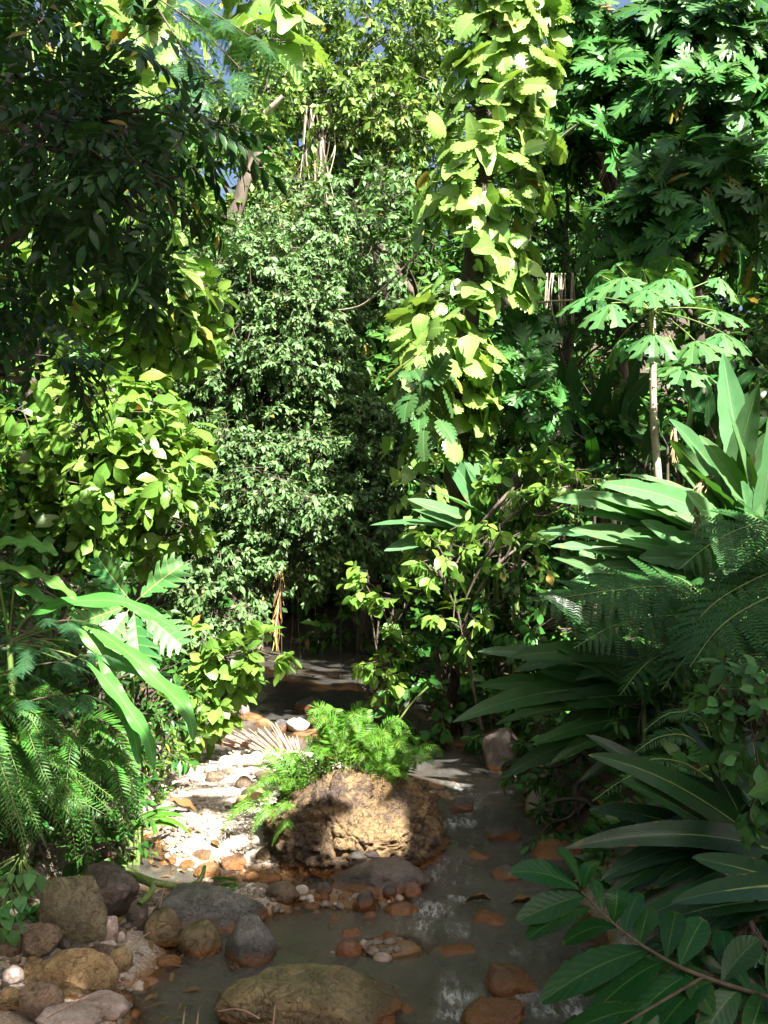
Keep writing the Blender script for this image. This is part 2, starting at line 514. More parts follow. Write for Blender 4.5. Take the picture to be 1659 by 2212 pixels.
T_HEART = [t_leaf(.40, 5, .28, f, d, wave=.08) for f, d in ((.2, .2), (.3, .4))]
hw_ov = lambda w, pk=.45: (lambda t: w * math.sin(math.pi * t ** (math.log(.5) / math.log(pk))) ** .6)
T_CLIMB = [t_lobed(8, hw_ov(.44, .42), .30, .28, .96, .15, d, c) for d, c in ((.3, .5), (.5, .3), (.15, .8))] + [t_leaf(.42, 6, .40, .15, .3, .2, wave=.15), t_leaf(.40, 6, .38, .3, .6, .2, wave=.1, ph=2), t_leaf(.44, 6, .42, .1, .15, .25, wave=.2, ph=4)]
T_MONST = [t_lobed(7, hw_ov(.38, .35), .45, .25, .85, .15, d, .5) for d in (.2, .4)]
T_BREAD = [t_lobed(5, hw_ov(.34, .55), .66, .75, .30, .2, d, .35) for d in (.15, .4, .6)]
T_SAPL = [t_lobed(6, hw_ov(.36, .55), .55, .8, .42, .15, d, .2) for d in (.05, .2)]
_pl = t_lobed(3, hw_ov(.30, .60), .55, .9, .22, .15, .25, .2)
T_PAPAYA = [comb([xf(_pl, a, s, (0, 0, 0), pt) for a, s in ((0, 1.0), (.62, .95), (-.62, .95), (1.25, .82), (-1.25, .82), (1.95, .6), (-1.95, .6), (2.6, .42), (-2.6, .42))]) for pt in (-.12, -.35)]
T_PINN = [t_pinnate(4, t_leaf(.19, 3, .45, .25, .2), .42, d) for d in (.2, .5, .8)]
def t_pinna(n=14, hw=.13, droop=.2):                    # bipinnate segment: narrow comb of pinnules
    parts = []
    lf = t_leaf(.17, 1, .5, .0, .0, tip=.5)
    V = np.array([[-.17, 0, 0], [.17, 0, 0], [.10, 1, -.15], [-.10, 1, -.15]], float)
    Qd = np.array([[0, 1, 2, 3]])
    uv = np.array([[.3, 0], [.7, 0], [.6, 1], [.4, 1]], float)
    for i in range(n):
        t = (i + .5) / n
        L_ = hw * (1 - t ** 2.2) ** .8 * (1.0 if t > .08 else .7) + .01
        for s in (-1, 1):
            v = V * A(.42 / n / .17, L_, L_)
            parts.append(xf((v, Qd, uv), -s * 1.2, 1, (0, t, -droop * t * t)))
    return comb(parts)
T_PINNA = [t_pinna(15, .13, d) for d in (.1, .3, .5)]
T_PINNULE = [t_leaf(.11, 2, .3, .0, d, tip=.15) for d in (.05, .25)]

def hole_ok(p):
    u, v, f = proj(p)
    k = np.ones(len(u), bool)
    for hu, hv, ru, rv in HOLES:
        r = ((u - hu) / ru) ** 2 + ((v - hv) / rv) ** 2
        k &= r > .7 + .6 * rng.random(len(u))
    return k
HOLES = [(505, 385, 44, 58), (650, 305, 32, 30), (1328, 30, 46, 72), (930, 352, 24, 32), (655, 70, 14, 22), (1300, 95, 40, 20)]

def frand(n):
    return nrmz(rng.normal(size=(n, 3)))
def leaves_on(L, Wd, pts, twd, n, tw, Ts, size, droop=.4, upn=.7, outn=.5, tr=.004, spread=.9, bunch=0.0):
    """alternate leaves along a twig at each point"""
    C = len(pts)
    if C == 0:
        return
    twd = nrmz(twd)
    tl = tw * rng.uniform(.6, 1.3, C)
    if Wd is not None:
        Wd.sticks(pts - twd * tl[:, None] * .6, pts + twd * tl[:, None], tr)
    s = bunch + (1 - bunch) * (np.arange(n) + .5) / n
    s = np.clip(s[None] + rng.normal(0, .06, (C, n)), 0, 1.1)
    pos = pts[:, None] + twd[:, None] * (s * tl[:, None])[:, :, None]
    side = nrmz(np.cross(twd, UP[None]) + 1e-6)
    up2 = np.cross(side, twd)
    ang = (np.arange(n) * 2.4)[None] + rng.uniform(0, 6.28, (C, 1)) + rng.normal(0, .3, (C, n))
    rad = np.cos(ang)[:, :, None] * side[:, None] + .7 * np.sin(ang)[:, :, None] * up2[:, None]
    ax = twd[:, None] * (.35 + .5 * s[:, :, None]) + rad * spread + rng.normal(0, .18, (C, n, 3)) - UP * droop
    nr = UP * upn + twd[:, None] * outn + rng.normal(0, .35, (C, n, 3))
    sz = size * rng.uniform(.65, 1.25, (C, n))
    L.mix(Ts, pos.reshape(-1, 3), ax.reshape(-1, 3), nr.reshape(-1, 3), sz.ravel())

def crown_pts(ells, dens, tdroop=.3, hole=False, shell=.45, front=.0):
    """ells: (u, v, ru, rv, d, rd).  dens: twigs per square metre of face."""
    PP, OO = [], []
    for (u, v, ru, rv, d, rd) in ells:
        c = P(u, v, d)
        R = A(ru * d / F, rd, rv * d / F)
        n = max(6, int(dens * R[0] * R[2] * 3.14))
        o = frand(n * 2)
        o = o[(o[:, 1] < .35 + rng.random(len(o)) * .6)][:n] if front else o[:n]
        k = rng.uniform(shell, 1, len(o)) ** .6
        k = k * (1 + .28 * fbm(o * 2.2 + c, int(abs(u)) + 3, 3))
        p = c + o * R * k[:, None]
        out = nrmz(o * A(1, 1, .8) + rng.normal(0, .35, o.shape) - UP * tdroop)
        PP.append(p); OO.append(out)
    p, o = np.concatenate(PP), np.concatenate(OO)
    if hole:
        m = hole_ok(p)
        p, o = p[m], o[m]
    return p, o
def limbs(Wd, path, ells, r0, r1=.015):
    """trunk path and one limb into each lobe of the crown"""
    Wd.tube(path, np.array(r0) if np.ndim(r0) else np.linspace(r0, r0 * .45, 8), 9)
    for (u, v, ru, rv, d, rd) in ells:
        c = P(u, v, d)
        i = int(np.argmin(np.linalg.norm(path - (c - UP * .8), axis=1)))
        a = path[i]
        m = (a + c) / 2 + rng.normal(0, .15, 3) + UP * .2
        rr = (r0[0] if np.ndim(r0) else r0)
        Wd.tube(bez(a, m, c, 9), [rr * .38, r1 + .01, r1], 5)
        for k in range(5):
            e = c + frand(1)[0] * A(ru * d / F, rd, rv * d / F) * .75
            b = a * .3 + c * .7
            Wd.tube(bez(b, (b + e) / 2 + rng.normal(0, .1, 3), e, 6), [r1 + .006, .006], 4)

# ------------------------------------------------------------------ ground: bed, gravel bar, banks, hills
XL = ([-10, 3, 5, 6.5, 8, 10, 12, 14, 18, 25, 40, 130], [-3.4, -3.0, -2.7, -2.4, -2.1, -2.35, -2.6, -2.8, -2.9, -3.1, -3.0, -3])
XR = ([-10, 3, 5, 6.5, 8, 10, 12, 14, 18, 25, 40, 130], [2.0, 1.7, 1.6, 1.5, 1.4, 1.4, 1.3, 1.1, .5, -.1, -.8, -1])
def sstep(x, a, b):
    t = np.clip((x - a) / (b - a), 0, 1)
    return t * t * (3 - 2 * t)
BARS = [(-1.25, 9.7, 1.3, 1.9, .34), (-1.5, 11.5, 1.4, 1.1, .34), (-2.0, 6.35, .95, .85, .24), (-1.75, 5.55, .5, .5, .2), (-1.35, 7.35, .9, .5, .20),
        (-.25, 7.45, .55, .28, .17), (.06, 6.55, .28, .22, .18), (-.1, 8.4, .6, .5, .17), (-.9, 14.0, .7, .5, .16), (-2.2, 15.4, .4, .5, .16), (.9, 13.6, .5, .5, .15)]
def ground_z(x, y):
    x, y = np.asarray(x, float), np.asarray(y, float)
    sh = x.shape
    x, y = x.ravel(), y.ravel()
    p = np.stack([x, y, 0 * x], 1)
    z = -.15 + .02 * fbm(p * 1.7, 3, 3)
    b = np.zeros_like(z)
    wob = .18 * fbm(p * 1.5, 9, 3)
    for cx, cy, rx, ry, h in BARS:
        r = ((x - cx) / rx) ** 2 + ((y - cy) / ry) ** 2
        b = np.maximum(b, h * (1 - sstep(np.sqrt(r) + wob, .55, 1.15)))
    z = z + b
    xl, xr = np.interp(y, *XL), np.interp(y, *XR)
    dl = np.maximum(xl - x + .25 * fbm(p * .8, 21, 3), 0)
    dr = np.maximum(x - xr + .2 * fbm(p * .8, 22, 3), 0)
    z = z + .9 * sstep(dl, 0, .9) + np.minimum(.42 * dl, 4 + .03 * dl)
    z = z + .65 * sstep(dr, 0, .8) + np.minimum(.42 * dr, 4 + .03 * dr)
    z = z + .06 * fbm(p * 1.1, 31, 4) * sstep(np.maximum(dl, dr), 0, .5)
    z = z + .012 * fbm(p * 7, 5, 3)
    z = z + np.clip(y - 27, 0, 36) * .34 * sstep(y, 26, 34)
    return z.reshape(sh)
gz = lambda x, y: float(ground_z(A(x), A(y))[0])
def axis_(segs):
    out = [np.arange(a, b, s) for a, b, s in segs]
    return np.concatenate(out)
gx = axis_([(-90, -20, 6), (-20, -5, .6), (-5, -3, .12), (-3, 2.2, .045), (2.2, 5, .12), (5, 20, .6), (20, 91, 6)])
gy = axis_([(-30, 3, 1.5), (3, 5, .12), (5, 13, .045), (13, 18, .09), (18, 34, .35), (34, 140, 5)])
X, Y = np.meshgrid(gx, gy)
Z = ground_z(X, Y)
def grid_faces(ny, nx):
    i, j = np.meshgrid(np.arange(ny - 1), np.arange(nx - 1), indexing='ij')
    return np.stack([i * nx + j, i * nx + j + 1, (i + 1) * nx + j + 1, (i + 1) * nx + j], -1).reshape(-1, 4)
soil = np.maximum(sstep(np.interp(Y, *XL) - X, .05, .5), sstep(X - np.interp(Y, *XR), -.1, .4))
soil = np.maximum(soil, sstep(Y, 25, 28)).ravel()

m, n, b, out = newmat('ground_soil')
tc = node(n, "ShaderNodeTexCoord")
geo = node(n, "ShaderNodeNewGeometry")
sp = node(n, "ShaderNodeSeparateXYZ")
n.links.new(geo.outputs["Position"], sp.inputs[0])
n1 = noise_(n, tc.outputs["Object"], 1.6, 8, .65)
n2 = noise_(n, tc.outputs["Object"], 45, 4, .7)
vor = node(n, "ShaderNodeTexVoronoi")
vor.inputs["Scale"].default_value = 38
n.links.new(tc.outputs["Object"], vor.inputs["Vector"])
sand = mixc(n, smooth(n, n1, .35, .65), (.165, .12, .078), (.34, .265, .185))
grit = mixc(n, .5, vor.outputs["Color"], (.42, .36, .28))
hs = node(n, "ShaderNodeHueSaturation")
hs.inputs["Saturation"].default_value = .25
n.links.new(grit, hs.inputs["Color"])
sand = mixc(n, math_(n, 'MULTIPLY', smooth(n, n2, .45, .6), .5), sand, hs.outputs[0])
bed = mixc(n, n1, (.12, .075, .035), (.25, .11, .03))
zz = math_(n, 'ADD', sp.outputs[2], math_(n, 'MULTIPLY', math_(n, 'SUBTRACT', n1, .5), .06))
sand = mixc(n, smooth(n, zz, .07, .0), sand, bed)
att = node(n, "ShaderNodeAttribute", attribute_name='soil')
dirt = mixc(n, n2, (.030, .022, .013), (.085, .06, .035))
n.links.new(mixc(n, att.outputs["Fac"], sand, dirt), b.inputs["Base Color"])
n.links.new(math_(n, 'MULTIPLY_ADD', smooth(n, zz, .0, .06), .6, .3), b.inputs["Roughness"])
bump(n, b, math_(n, 'ADD', n2, math_(n, 'MULTIPLY', vor.outputs["Distance"], .8)), .7, .015)
g = mesh_obj('ground', np.stack([X.ravel(), Y.ravel(), Z.ravel()], 1), grid_faces(*X.shape), None, m, smooth=True, attrs={'soil': soil})
tag(g, 'sandy stream bed and dark earth banks rising on both sides', 'ground', kind='structure')

# ------------------------------------------------------------------ water
FOAM = [(935, 1972, .16, .30, 1), (1010, 1940, .16, .08, 1), (905, 2000, .10, .12, .8), (985, 1775, .20, .28, .9), (1035, 1830, .15, .2, .35), (1000, 1905, .2, .2, .4),
        (985, 2150, .12, .14, .8), (1080, 2130, .22, .07, .5), (1230, 2185, .3, .10, 1), (1290, 2140, .18, .12, .7), (975, 2190, .10, .1, .9),
        (420, 1598, .45, .5, .9), (480, 1560, .5, .4, .7), (960, 1608, .25, .35, .7), (930, 1880, .14, .25, .4), (1020, 1690, .15, .3, .35), (560, 1645, .4, .15, .3), (1130, 1770, .12, .3, .5), (950, 2050, .1, .1, .5), (1010, 1720, .35, 1.2, .5), (960, 1870, .3, .7, .42), (950, 2000, .4, .4, .5), (1130, 2050, .4, .3, .35), (1180, 2160, .35, .2, .6), (1010, 2120, .35, .2, .4), (600,1490,.8,.5,.22), (760,1480,.4,.3,.2), (700, 1560, .5, .3, .3)]
wx = axis_([(-8, -3.4, .5), (-3.4, 2.4, .03), (2.4, 8, .5)])
wy = axis_([(-4, 4.6, .5), (4.6, 13, .03), (13, 20, .06), (20, 46, .5)])
WX, WY = np.meshgrid(wx, wy)
foam = np.zeros(WX.shape)
for u, v, rx, ry, s in FOAM:
    p = G(u, v, 0)
    foam = np.maximum(foam, s * np.exp(-(((WX - p[0]) / rx) ** 2 + ((WY - p[1]) / ry) ** 2)))
q = np.stack([WX.ravel() * 5, WY.ravel() * 2.4, 0 * WX.ravel()], 1)
q2 = np.stack([WX.ravel() * 13, WY.ravel() * 7, 0 * WX.ravel()], 1)
fl = foam.ravel()
WZ = .008 * fbm(q, 41, 3) + fl * .014 * fbm(q * A(1.6, 1, 1), 48, 3) + fl * (.016 * fbm(q2, 44, 4) + .006)
m, n, b, out = newmat('stream_water')
tc = node(n, "ShaderNodeTexCoord")
mp = node(n, "ShaderNodeMapping")
mp.inputs["Scale"].default_value = (1, .24, 1)
n.links.new(tc.outputs["Object"], mp.inputs[0])
w1 = noise_(n, mp.outputs[0], 9, 5, .6)
w2 = noise_(n, mp.outputs[0], 26, 6, .75)
w3 = noise_(n, mp.outputs[0], 1.3, 3)
rd = math_(n, 'SUBTRACT', 1.0, math_(n, 'MULTIPLY', math_(n, 'ABSOLUTE', math_(n, 'SUBTRACT', noise_(n, mp.outputs[0], 17, 5, .62), .5)), 5.0))
att = node(n, "ShaderNodeAttribute", attribute_name='foam')
wc = mixc(n, w3, (.070, .069, .060), (.120, .114, .098))
fm = math_(n, 'ADD', math_(n, 'MULTIPLY', att.outputs["Fac"], .62), math_(n, 'MULTIPLY', math_(n, 'SUBTRACT', math_(n, 'ADD', math_(n, 'MULTIPLY', w1, .5), math_(n, 'MULTIPLY', w2, .5)), .5), 2.0))
fs = math_(n, 'MULTIPLY', math_(n, 'MAXIMUM', math_(n, 'MULTIPLY', smooth(n, rd, .55, 1.0), smooth(n, fm, .15, .75)), smooth(n, fm, .62, 1.15)), smooth(n, att.outputs["Fac"], .03, .5))
aer = math_(n, 'MULTIPLY', smooth(n, math_(n, 'ADD', math_(n, 'MULTIPLY', w1, .5), math_(n, 'MULTIPLY', w2, .5)), .44, .60), math_(n, 'MULTIPLY', smooth(n, att.outputs["Fac"], .03, .5), .8))
wc = mixc(n, aer, wc, (.24, .23, .20))
n.links.new(mixc(n, fs, wc, (.58, .58, .55)), b.inputs["Base Color"])
n.links.new(math_(n, 'MULTIPLY_ADD', fs, .45, .06), b.inputs["Roughness"])
b.inputs["IOR"].default_value = 1.33
bump(n, b, math_(n, 'ADD', w1, math_(n, 'MULTIPLY', w2, .45)), .55, .03)
dep = -ground_z(WX, WY).ravel()
ad_ = node(n, "ShaderNodeAttribute", attribute_name='depth')
tr_ = node(n, "ShaderNodeBsdfTransparent")
tr_.inputs[0].default_value = (.72, .66, .54, 1)
mx_ = node(n, "ShaderNodeMixShader")
n.links.new(math_(n, 'MULTIPLY_ADD', math_(n, 'MAXIMUM', smooth(n, ad_.outputs["Fac"], -.01, .26), aer), .80, .16), mx_.inputs[0])
n.links.new(tr_.outputs[0], mx_.inputs[1])
n.links.new(b.outputs[0], mx_.inputs[2])
n.links.new(mx_.outputs[0], out.inputs[0])
w = mesh_obj('stream_water', np.stack([WX.ravel(), WY.ravel(), WZ], 1), grid_faces(*WX.shape), None, m, smooth=True, attrs={'foam': fl, 'depth': dep})
tag(w, 'murky grey stream water with white riffles between the stones', 'water', kind='structure')

# ------------------------------------------------------------------ rocks
ICO = {}
for sd in (1, 3, 4, 5, 6):
    bm = bmesh.new()
    bmesh.ops.create_icosphere(bm, subdivisions=sd, radius=1)
    ICO[sd] = (np.array([v.co for v in bm.verts]), np.array([[v.index for v in f.verts] for f in bm.faces]))
    bm.free()
def rock_shape(sd, seed, rough=.16, cuts=7, taper=0.0, fine=.02, lump=1.3):
    V, T = ICO[sd]
    r = np.random.default_rng(seed)
    o = r.uniform(-50, 50, 3)
    p = V * (1 + rough * fbm(V * lump + o, seed, 3))[:, None]
    for k in range(cuts):
        d = nrmz(r.normal(size=3))
        off = r.uniform(.68, .92)
        h = np.maximum(p @ d - off, 0)
        p = p - (h * .88)[:, None] * d
    p = p * (1 + fine * fbm(V * 7 + o, seed + 5, 3))[:, None]
    p[:, :2] *= (1 - taper * (p[:, 2:3]))
    return p, T
RI = [100]
def rock(u, vb, wpx, hpx, mat, label, group='stones along the stream', cat='stone', name='stream_stone', seed=None, sink=.22, dep=.85, base=None, sd=None, rough=.16, cuts=7, taper=0.0, yaw=None, fine=.02, tilt=0.0):
    RI[0] += 1
    if mat == 'r_orange':
        cuts, rough, sink, fine = 11, .26, max(sink, .38), .035
        hpx *= .85
    if mat in ('r_brown', 'r_grey', 'r_olive', 'r_moss', 'r_dark', 'r_ochre') and wpx > 60:
        fine, rough = max(fine, .03), max(rough, .18)
    seed = seed or RI[0]
    r = np.random.default_rng(seed)
    z = 0.0
    for _ in range(6):
        g0 = G(u, vb, z)
        z = max(gz(g0[0], g0[1]), -.04)
    if base is not None:
        z = base
        g0 = G(u, vb, z)
    d = g0[1]
    w_, h_ = wpx * d / F, hpx * d / F
    dp = dep * w_
    cosd = math.cos(math.atan2(CAMH - z, d))
    h_ = max(h_ * .95 - dp * (1 - cosd) * 1.5, h_ * .62)
    sd = sd or (5 if wpx > 130 else 4 if wpx > 40 else 3)
    p, T = rock_shape(sd, seed, rough, cuts, taper, fine)
    a = r.uniform(0, 6.28) if yaw is None else yaw
    c, s = math.cos(a), math.sin(a)
    p = np.stack([p[:, 0] * c - p[:, 1] * s, p[:, 0] * s + p[:, 1] * c, p[:, 2]], 1)
    ext = np.maximum(p.max(0) - p.min(0), 1e-3)
    p = (p - (p.max(0) + p.min(0)) / 2) / ext
    hh = h_ / (1 - sink)
    p = p * A(w_, dp, hh)
    if tilt:
        c, s = math.cos(tilt), math.sin(tilt)
        p = np.stack([p[:, 0] * c - p[:, 2] * s, p[:, 1], p[:, 0] * s + p[:, 2] * c], 1)
    p[:, 2] += hh * .5 - hh * sink
    loc = A(g0[0], g0[1] + dp * .42, z)
    o = mesh_obj(name, p + loc, T, None, M[mat], None, loc, smooth=True)
    return tag(o, label, cat, group)

# the big boulder
def big_boulder():
    V, T = ICO[6]
    o = A(3.3, 8.1, 1.7)
    p = V * (1 + .12 * fbm(V * 1.2 + o, 7, 3))[:, None]
    for dn, off in ((A(.35, -.55, .75), .66), (A(-.6, -.2, .75), .72), (A(.9, -.25, .2), .80), (A(-.35, -.9, .1), .80), (A(.1, .3, .95), .70), (A(.6, -.8, -.1), .82), (A(-.9, -.3, -.1), .84)):
        dn = nrmz(dn)
        h = np.maximum(p @ dn - off, 0)
        p = p - (h * .85)[:, None] * dn
    rid = 1 - np.abs(fbm(V * A(3.0, 3.0, 5.0) + o + .4 * fbm(V * 3, 3, 2)[:, None], 17, 4))
    crk = np.clip(rid - .72, 0, 1) * .28
    p = p * (1 - crk + .05 * fbm(V * 5 + o, 27, 4) + .055 * fbm(V * 13, 37, 5, .72))[:, None]
    p = p * A(.80, .62, .66) + A(0, 0, .20)
    p[:, 0] -= .14 * sstep(-p[:, 2], -.15, .3) * (p[:, 0] < 0)
    loc = A(*(G(752, 1898, 0)[:2]), 0) + A(0, .52, 0)
    mm = rock_mat('boulder_rock', (.058, .036, .025), (.225, .142, .058), .7, .75, pit=.85, scale=4.2, bmp=1.0, level=.12)
    ob = mesh_obj('boulder', p + loc, T, None, mm, None, loc, smooth=True)
    tag(ob, 'big cracked ochre brown boulder with green ferns growing on top', 'boulder')
    return ob, loc
boulder, BL = big_boulder()
R = rock
R(822, 1938, 232, 78, 'r_dark', 'flat dark brown slab leaning on the front of the big boulder', sink=.2, dep=.55, cuts=12, rough=.12, taper=.2, yaw=.2)
R(775, 1862, 44, 20, 'r_white', 'whitish oblong stone lying on the slab before the big boulder', sink=.0, base=.30)
R(803, 1858, 32, 20, 'r_pink', 'small round pinkish white stone on the slab before the big boulder', sink=.0, base=.31)
R(442, 1990, 256, 104, 'r_grey', 'wide dark grey boulder with a flat wet front, left of the pool', sink=.2, cuts=10, dep=.7, seed=311)
R(345, 2046, 84, 84, 'r_olive', 'dark brown upright stone left of the pitted round ochre stone', sink=.15, taper=.2)
R(292, 2010, 46, 66, 'r_dark', 'narrow dark stone wedged between the mossy slab and the brown upright stone', sink=.15)
R(426, 2085, 96, 96, 'r_olive', 'rounded pitted ochre brown stone at the left edge of the pool', sink=.15, cuts=4, seed=322)
R(534, 2106, 116, 136, 'r_grey', 'tall pointed grey green stone standing in the pool', sink=.12, taper=.35, cuts=6, seed=318, dep=.75)
R(485, 2030, 66, 46, 'r_grey', 'grey stone lying between the wide boulder and the pointed stone', sink=.2)
R(140, 2058, 152, 178, 'r_moss', 'big leaning mossy slab below the fern bank', sink=.12, cuts=9, tilt=.35, seed=331, dep=.55)
R(82, 2078, 84, 84, 'r_brown', 'smooth round brown stone in front of the leaning mossy slab', sink=.15, cuts=3)
R(215, 1990, 150, 124, 'r_dark', 'large dark boulder in shade behind the leaning mossy slab', sink=.15, seed=336)
R(155, 2166, 176, 118, 'r_ochre', 'large flat yellow ochre stone with a curved top at the lower left', sink=.15, cuts=9, seed=341, dep=.6)
R(75, 2216, 96, 96, 'r_brown', 'round dark brown stone at the very bottom left', sink=.12, cuts=2, rough=.08)
R(214, 2206, 118, 56, 'r_pink', 'flat pinkish grey slab at the water edge, lower left', sink=.2, cuts=11, dep=.7)
R(138, 2232, 140, 52, 'r_pink', 'pinkish slab cut by the lower frame, beside the round dark stone', sink=.2, cuts=10, dep=.7)
R(255, 2142, 52, 56, 'r_ochre', 'small ochre stone behind the flat yellow stone, right end', sink=.15)
R(297, 2122, 36, 34, 'r_white', 'small pointed white stone on the wet sand near the pool', sink=.1, taper=.4)
R(311, 2143, 66, 28, 'r_pink', 'flat pale pink stone with an orange rim at the pool edge', sink=.2)
R(360, 2102, 60, 34, 'r_brown', 'low brown stone on the sand below the pitted round stone', sink=.2)
R(22, 2128, 46, 42, 'r_pink', 'pale pink stone at the left frame edge beside the yellow stone', sink=.2)
R(58, 2118, 56, 36, 'r_ochre', 'pale ochre stone just left of the flat yellow stone', sink=.2)
R(12, 2184, 52, 50, 'r_ochre', 'pale ochre stone at the left frame edge above the bottom corner', sink=.2)
R(10, 2066, 64, 58, 'r_brown', 'brown stone cut by the left frame edge below the creeper', sink=.2)
R(226, 2034, 50, 52, 'r_pink', 'light pinkish stone right of the leaning mossy slab', sink=.2)
R(215, 2076, 80, 34, 'r_brown', 'low brown stone half buried in sand above the yellow stone', sink=.3)
R(660, 2262, 420, 176, 'r_olive', 'very large smooth olive brown boulder rising from the pool at bottom centre', sink=.2, dep=.62, cuts=5, rough=.14, sd=6, seed=352, yaw=.3, fine=.012)
R(770, 2240, 150, 60, 'r_ochre', 'pale ochre stone in front of the very large bottom boulder', sink=.2, cuts=9)
R(608, 1951, 76, 44, 'r_brown', 'brown grey stone in shallow water left of the big boulder foot', sink=.2, cuts=4)
R(788, 1982, 48, 58, 'r_dark', 'upright purplish dark stone below the flat slab', sink=.1, taper=.2)
R(752, 2081, 58, 50, 'r_red', 'round red brown stone beside small white stones in the pool', sink=.15, cuts=2, rough=.08)
R(826, 2092, 44, 32, 'r_white', 'egg shaped white stone in the middle of the stream', sink=.12, cuts=1, rough=.06)
R(760, 2036, 44, 28, 'r_red', 'low red brown stone on the shoal above the round red stone', sink=.2)
R(866, 1992, 78, 40, 'r_red', 'flat wet reddish slab just under the small cobble pile', sink=.25)
R(891, 1951, 42, 46, 'r_red', 'red brown stone at the right end of the flat slab', sink=.15)
R(843, 1946, 34, 32, 'r_dark', 'small dark grey stone between white cobbles below the slab', sink=.15)
R(700, 1938, 36, 30, 'r_grey', 'small grey stone left of the flat slab foot', sink=.15)
R(672, 1952, 44, 24, 'r_grey', 'low grey stone among pebbles below the boulder left corner', sink=.2)
R(985, 2082, 96, 40, 'r_orange', 'orange stained stone with a flat yellow top in midstream', sink=.3)
R(1108, 2168, 128, 96, 'r_orange', 'large slanting orange stained stone in the rapid', sink=.25, cuts=9, seed=361)
R(1066, 2012, 100, 50, 'r_orange', 'low orange and grey stone in the middle of the right channel', sink=.25)
R(1032, 1866, 66, 30, 'r_orange', 'orange stone in the shaded channel right of the big boulder', sink=.25, cuts=3)
R(1215, 1868, 130, 60, 'r_orange', 'dim orange boulder in deep shade under the heliconia', sink=.25)
R(1075, 2236, 164, 90, 'r_orange', 'orange brown boulder at the bottom edge with water streaming round it', sink=.25, cuts=4, seed=366)
R(978, 2122, 66, 22, 'r_orange', 'small flat orange stone left of the slanting orange stone', sink=.4)
R(880, 2204, 46, 34, 'r_orange', 'small orange stone beside the very large bottom boulder', sink=.3)
R(1098, 1916, 66, 44, 'r_dark', 'dark stone at the right edge of the channel', sink=.2)
R(1090, 1828, 82, 48, 'r_dark', 'dark stone in shade under the hanging heliconia leaves', sink=.2)
R(997, 1766, 54, 44, 'r_dark', 'dark squarish stone right of the fern boulder', sink=.2)
R(1086, 1676, 84, 106, 'r_dark', 'tall dark boulder under the shaded heliconia clump', sink=.1, seed=371)
R(990, 1622, 66, 32, 'r_brown', 'brown stone behind the fern boulder by the right bank', sink=.2)
R(918, 1616, 44, 30, 'r_brown', 'small brown stone behind the fern boulder, left of the brown stone', sink=.2)
R(1160, 1990, 70, 30, 'r_orange', 'orange stone half hidden behind the branch with wrinkled leaves', sink=.3)
R(642, 1590, 52, 32, 'r_white', 'pale rounded boulder beyond the dry palm frond', sink=.15, seed=381)
R(606, 1588, 36, 34, 'r_grey', 'grey boulder beside the pale one beyond the dry palm frond', sink=.15)
R(570, 1575, 44, 24, 'r_ochre', 'ochre stone behind the dry palm frond', sink=.15)
R(465, 1602, 42, 24, 'r_ochre', 'round ochre stone in the sunlit riffle at left', sink=.2)
R(512, 1556, 50, 36, 'r_pink', 'pale stone at the edge of the dark far pool', sink=.2)
R(548, 1562, 40, 18, 'r_ochre', 'low tawny stone at the foot of the far pool', sink=.2)
R(664, 1538, 66, 34, 'r_dark', 'dark boulder standing in the far shaded pool', sink=.15)
R(640, 1346, 50, 24, 'r_dark', 'distant dark boulder below the hanging dry frond', sink=.15)
R(386, 1622, 34, 26, 'r_pink', 'pale stone at the left edge of the sunlit riffle', sink=.2)
R(408, 1818, 76, 26, 'r_white', 'flat bluish white stone on the gravel bar', sink=.2, cuts=12)
R(444, 1858, 60, 44, 'r_ochre', 'smooth tan stone in the sunlit middle of the gravel bar', sink=.2, cuts=3)
R(402, 1844, 36, 28, 'r_ochre', 'small tan stone left of the smooth tan stone on the bar', sink=.2)
R(508, 1828, 68, 36, 'r_brown', 'brown stone on the bar in front of the dead brown leaf', sink=.3)
R(541, 1846, 40, 26, 'r_brown', 'brown stone near the left foot of the big boulder', sink=.2)
R(437, 1812, 56, 26, 'r_brown', 'low brown stone behind the bluish white stone', sink=.3)
R(462, 1690, 44, 24, 'r_brown', 'brownish stone among the bright white cobbles', sink=.2)
R(423, 1690, 34, 20, 'r_pink', 'pinkish stone left of the brownish stone in the cobble row', sink=.2)
R(525, 1704, 36, 28, 'r_brown', 'brown stone below the cobble row, left of the fern', sink=.2)
R(548, 1726, 60, 28, 'r_brown', 'broad brown stone beside the left tip of the fern', sink=.2)
R(575, 1690, 56, 26, 'r_brown', 'brown stone under the left edge of the fern', sink=.2)
R(330, 1722, 40, 24, 'r_dark', 'dark stone at the left bank edge of the gravel bar', sink=.2)
R(568, 1826, 34, 30, 'r_olive', 'olive stone touching the left side of the big boulder', sink=.2)
r_ = np.random.default_rng(77)
for k in range(46):
    t = r_.random()
    u = 358 + 250 * t + r_.normal(0, 6)
    v = 1650 + 22 * r_.random() + (8 if t < .5 else -6) + r_.normal(0, 7)
    R(u, v, r_.uniform(16, 40), r_.uniform(11, 22), 'r_white', 'white cobble in the sunlit row across the gravel bar', 'white cobbles in the sunlit row', 'cobble', 'white_cobble', sink=.15, cuts=4)
for k in range(30):
    u, v = r_.normal(415, 38), r_.normal(1872, 22)
    R(u, v, r_.uniform(12, 30), r_.uniform(9, 18), 'r_white' if r_.random() < .75 else 'r_pink', 'pale cobble on the bright patch in the middle of the gravel bar', 'pale cobbles on the bright patch', 'cobble', 'pale_cobble', sink=.15, cuts=4)
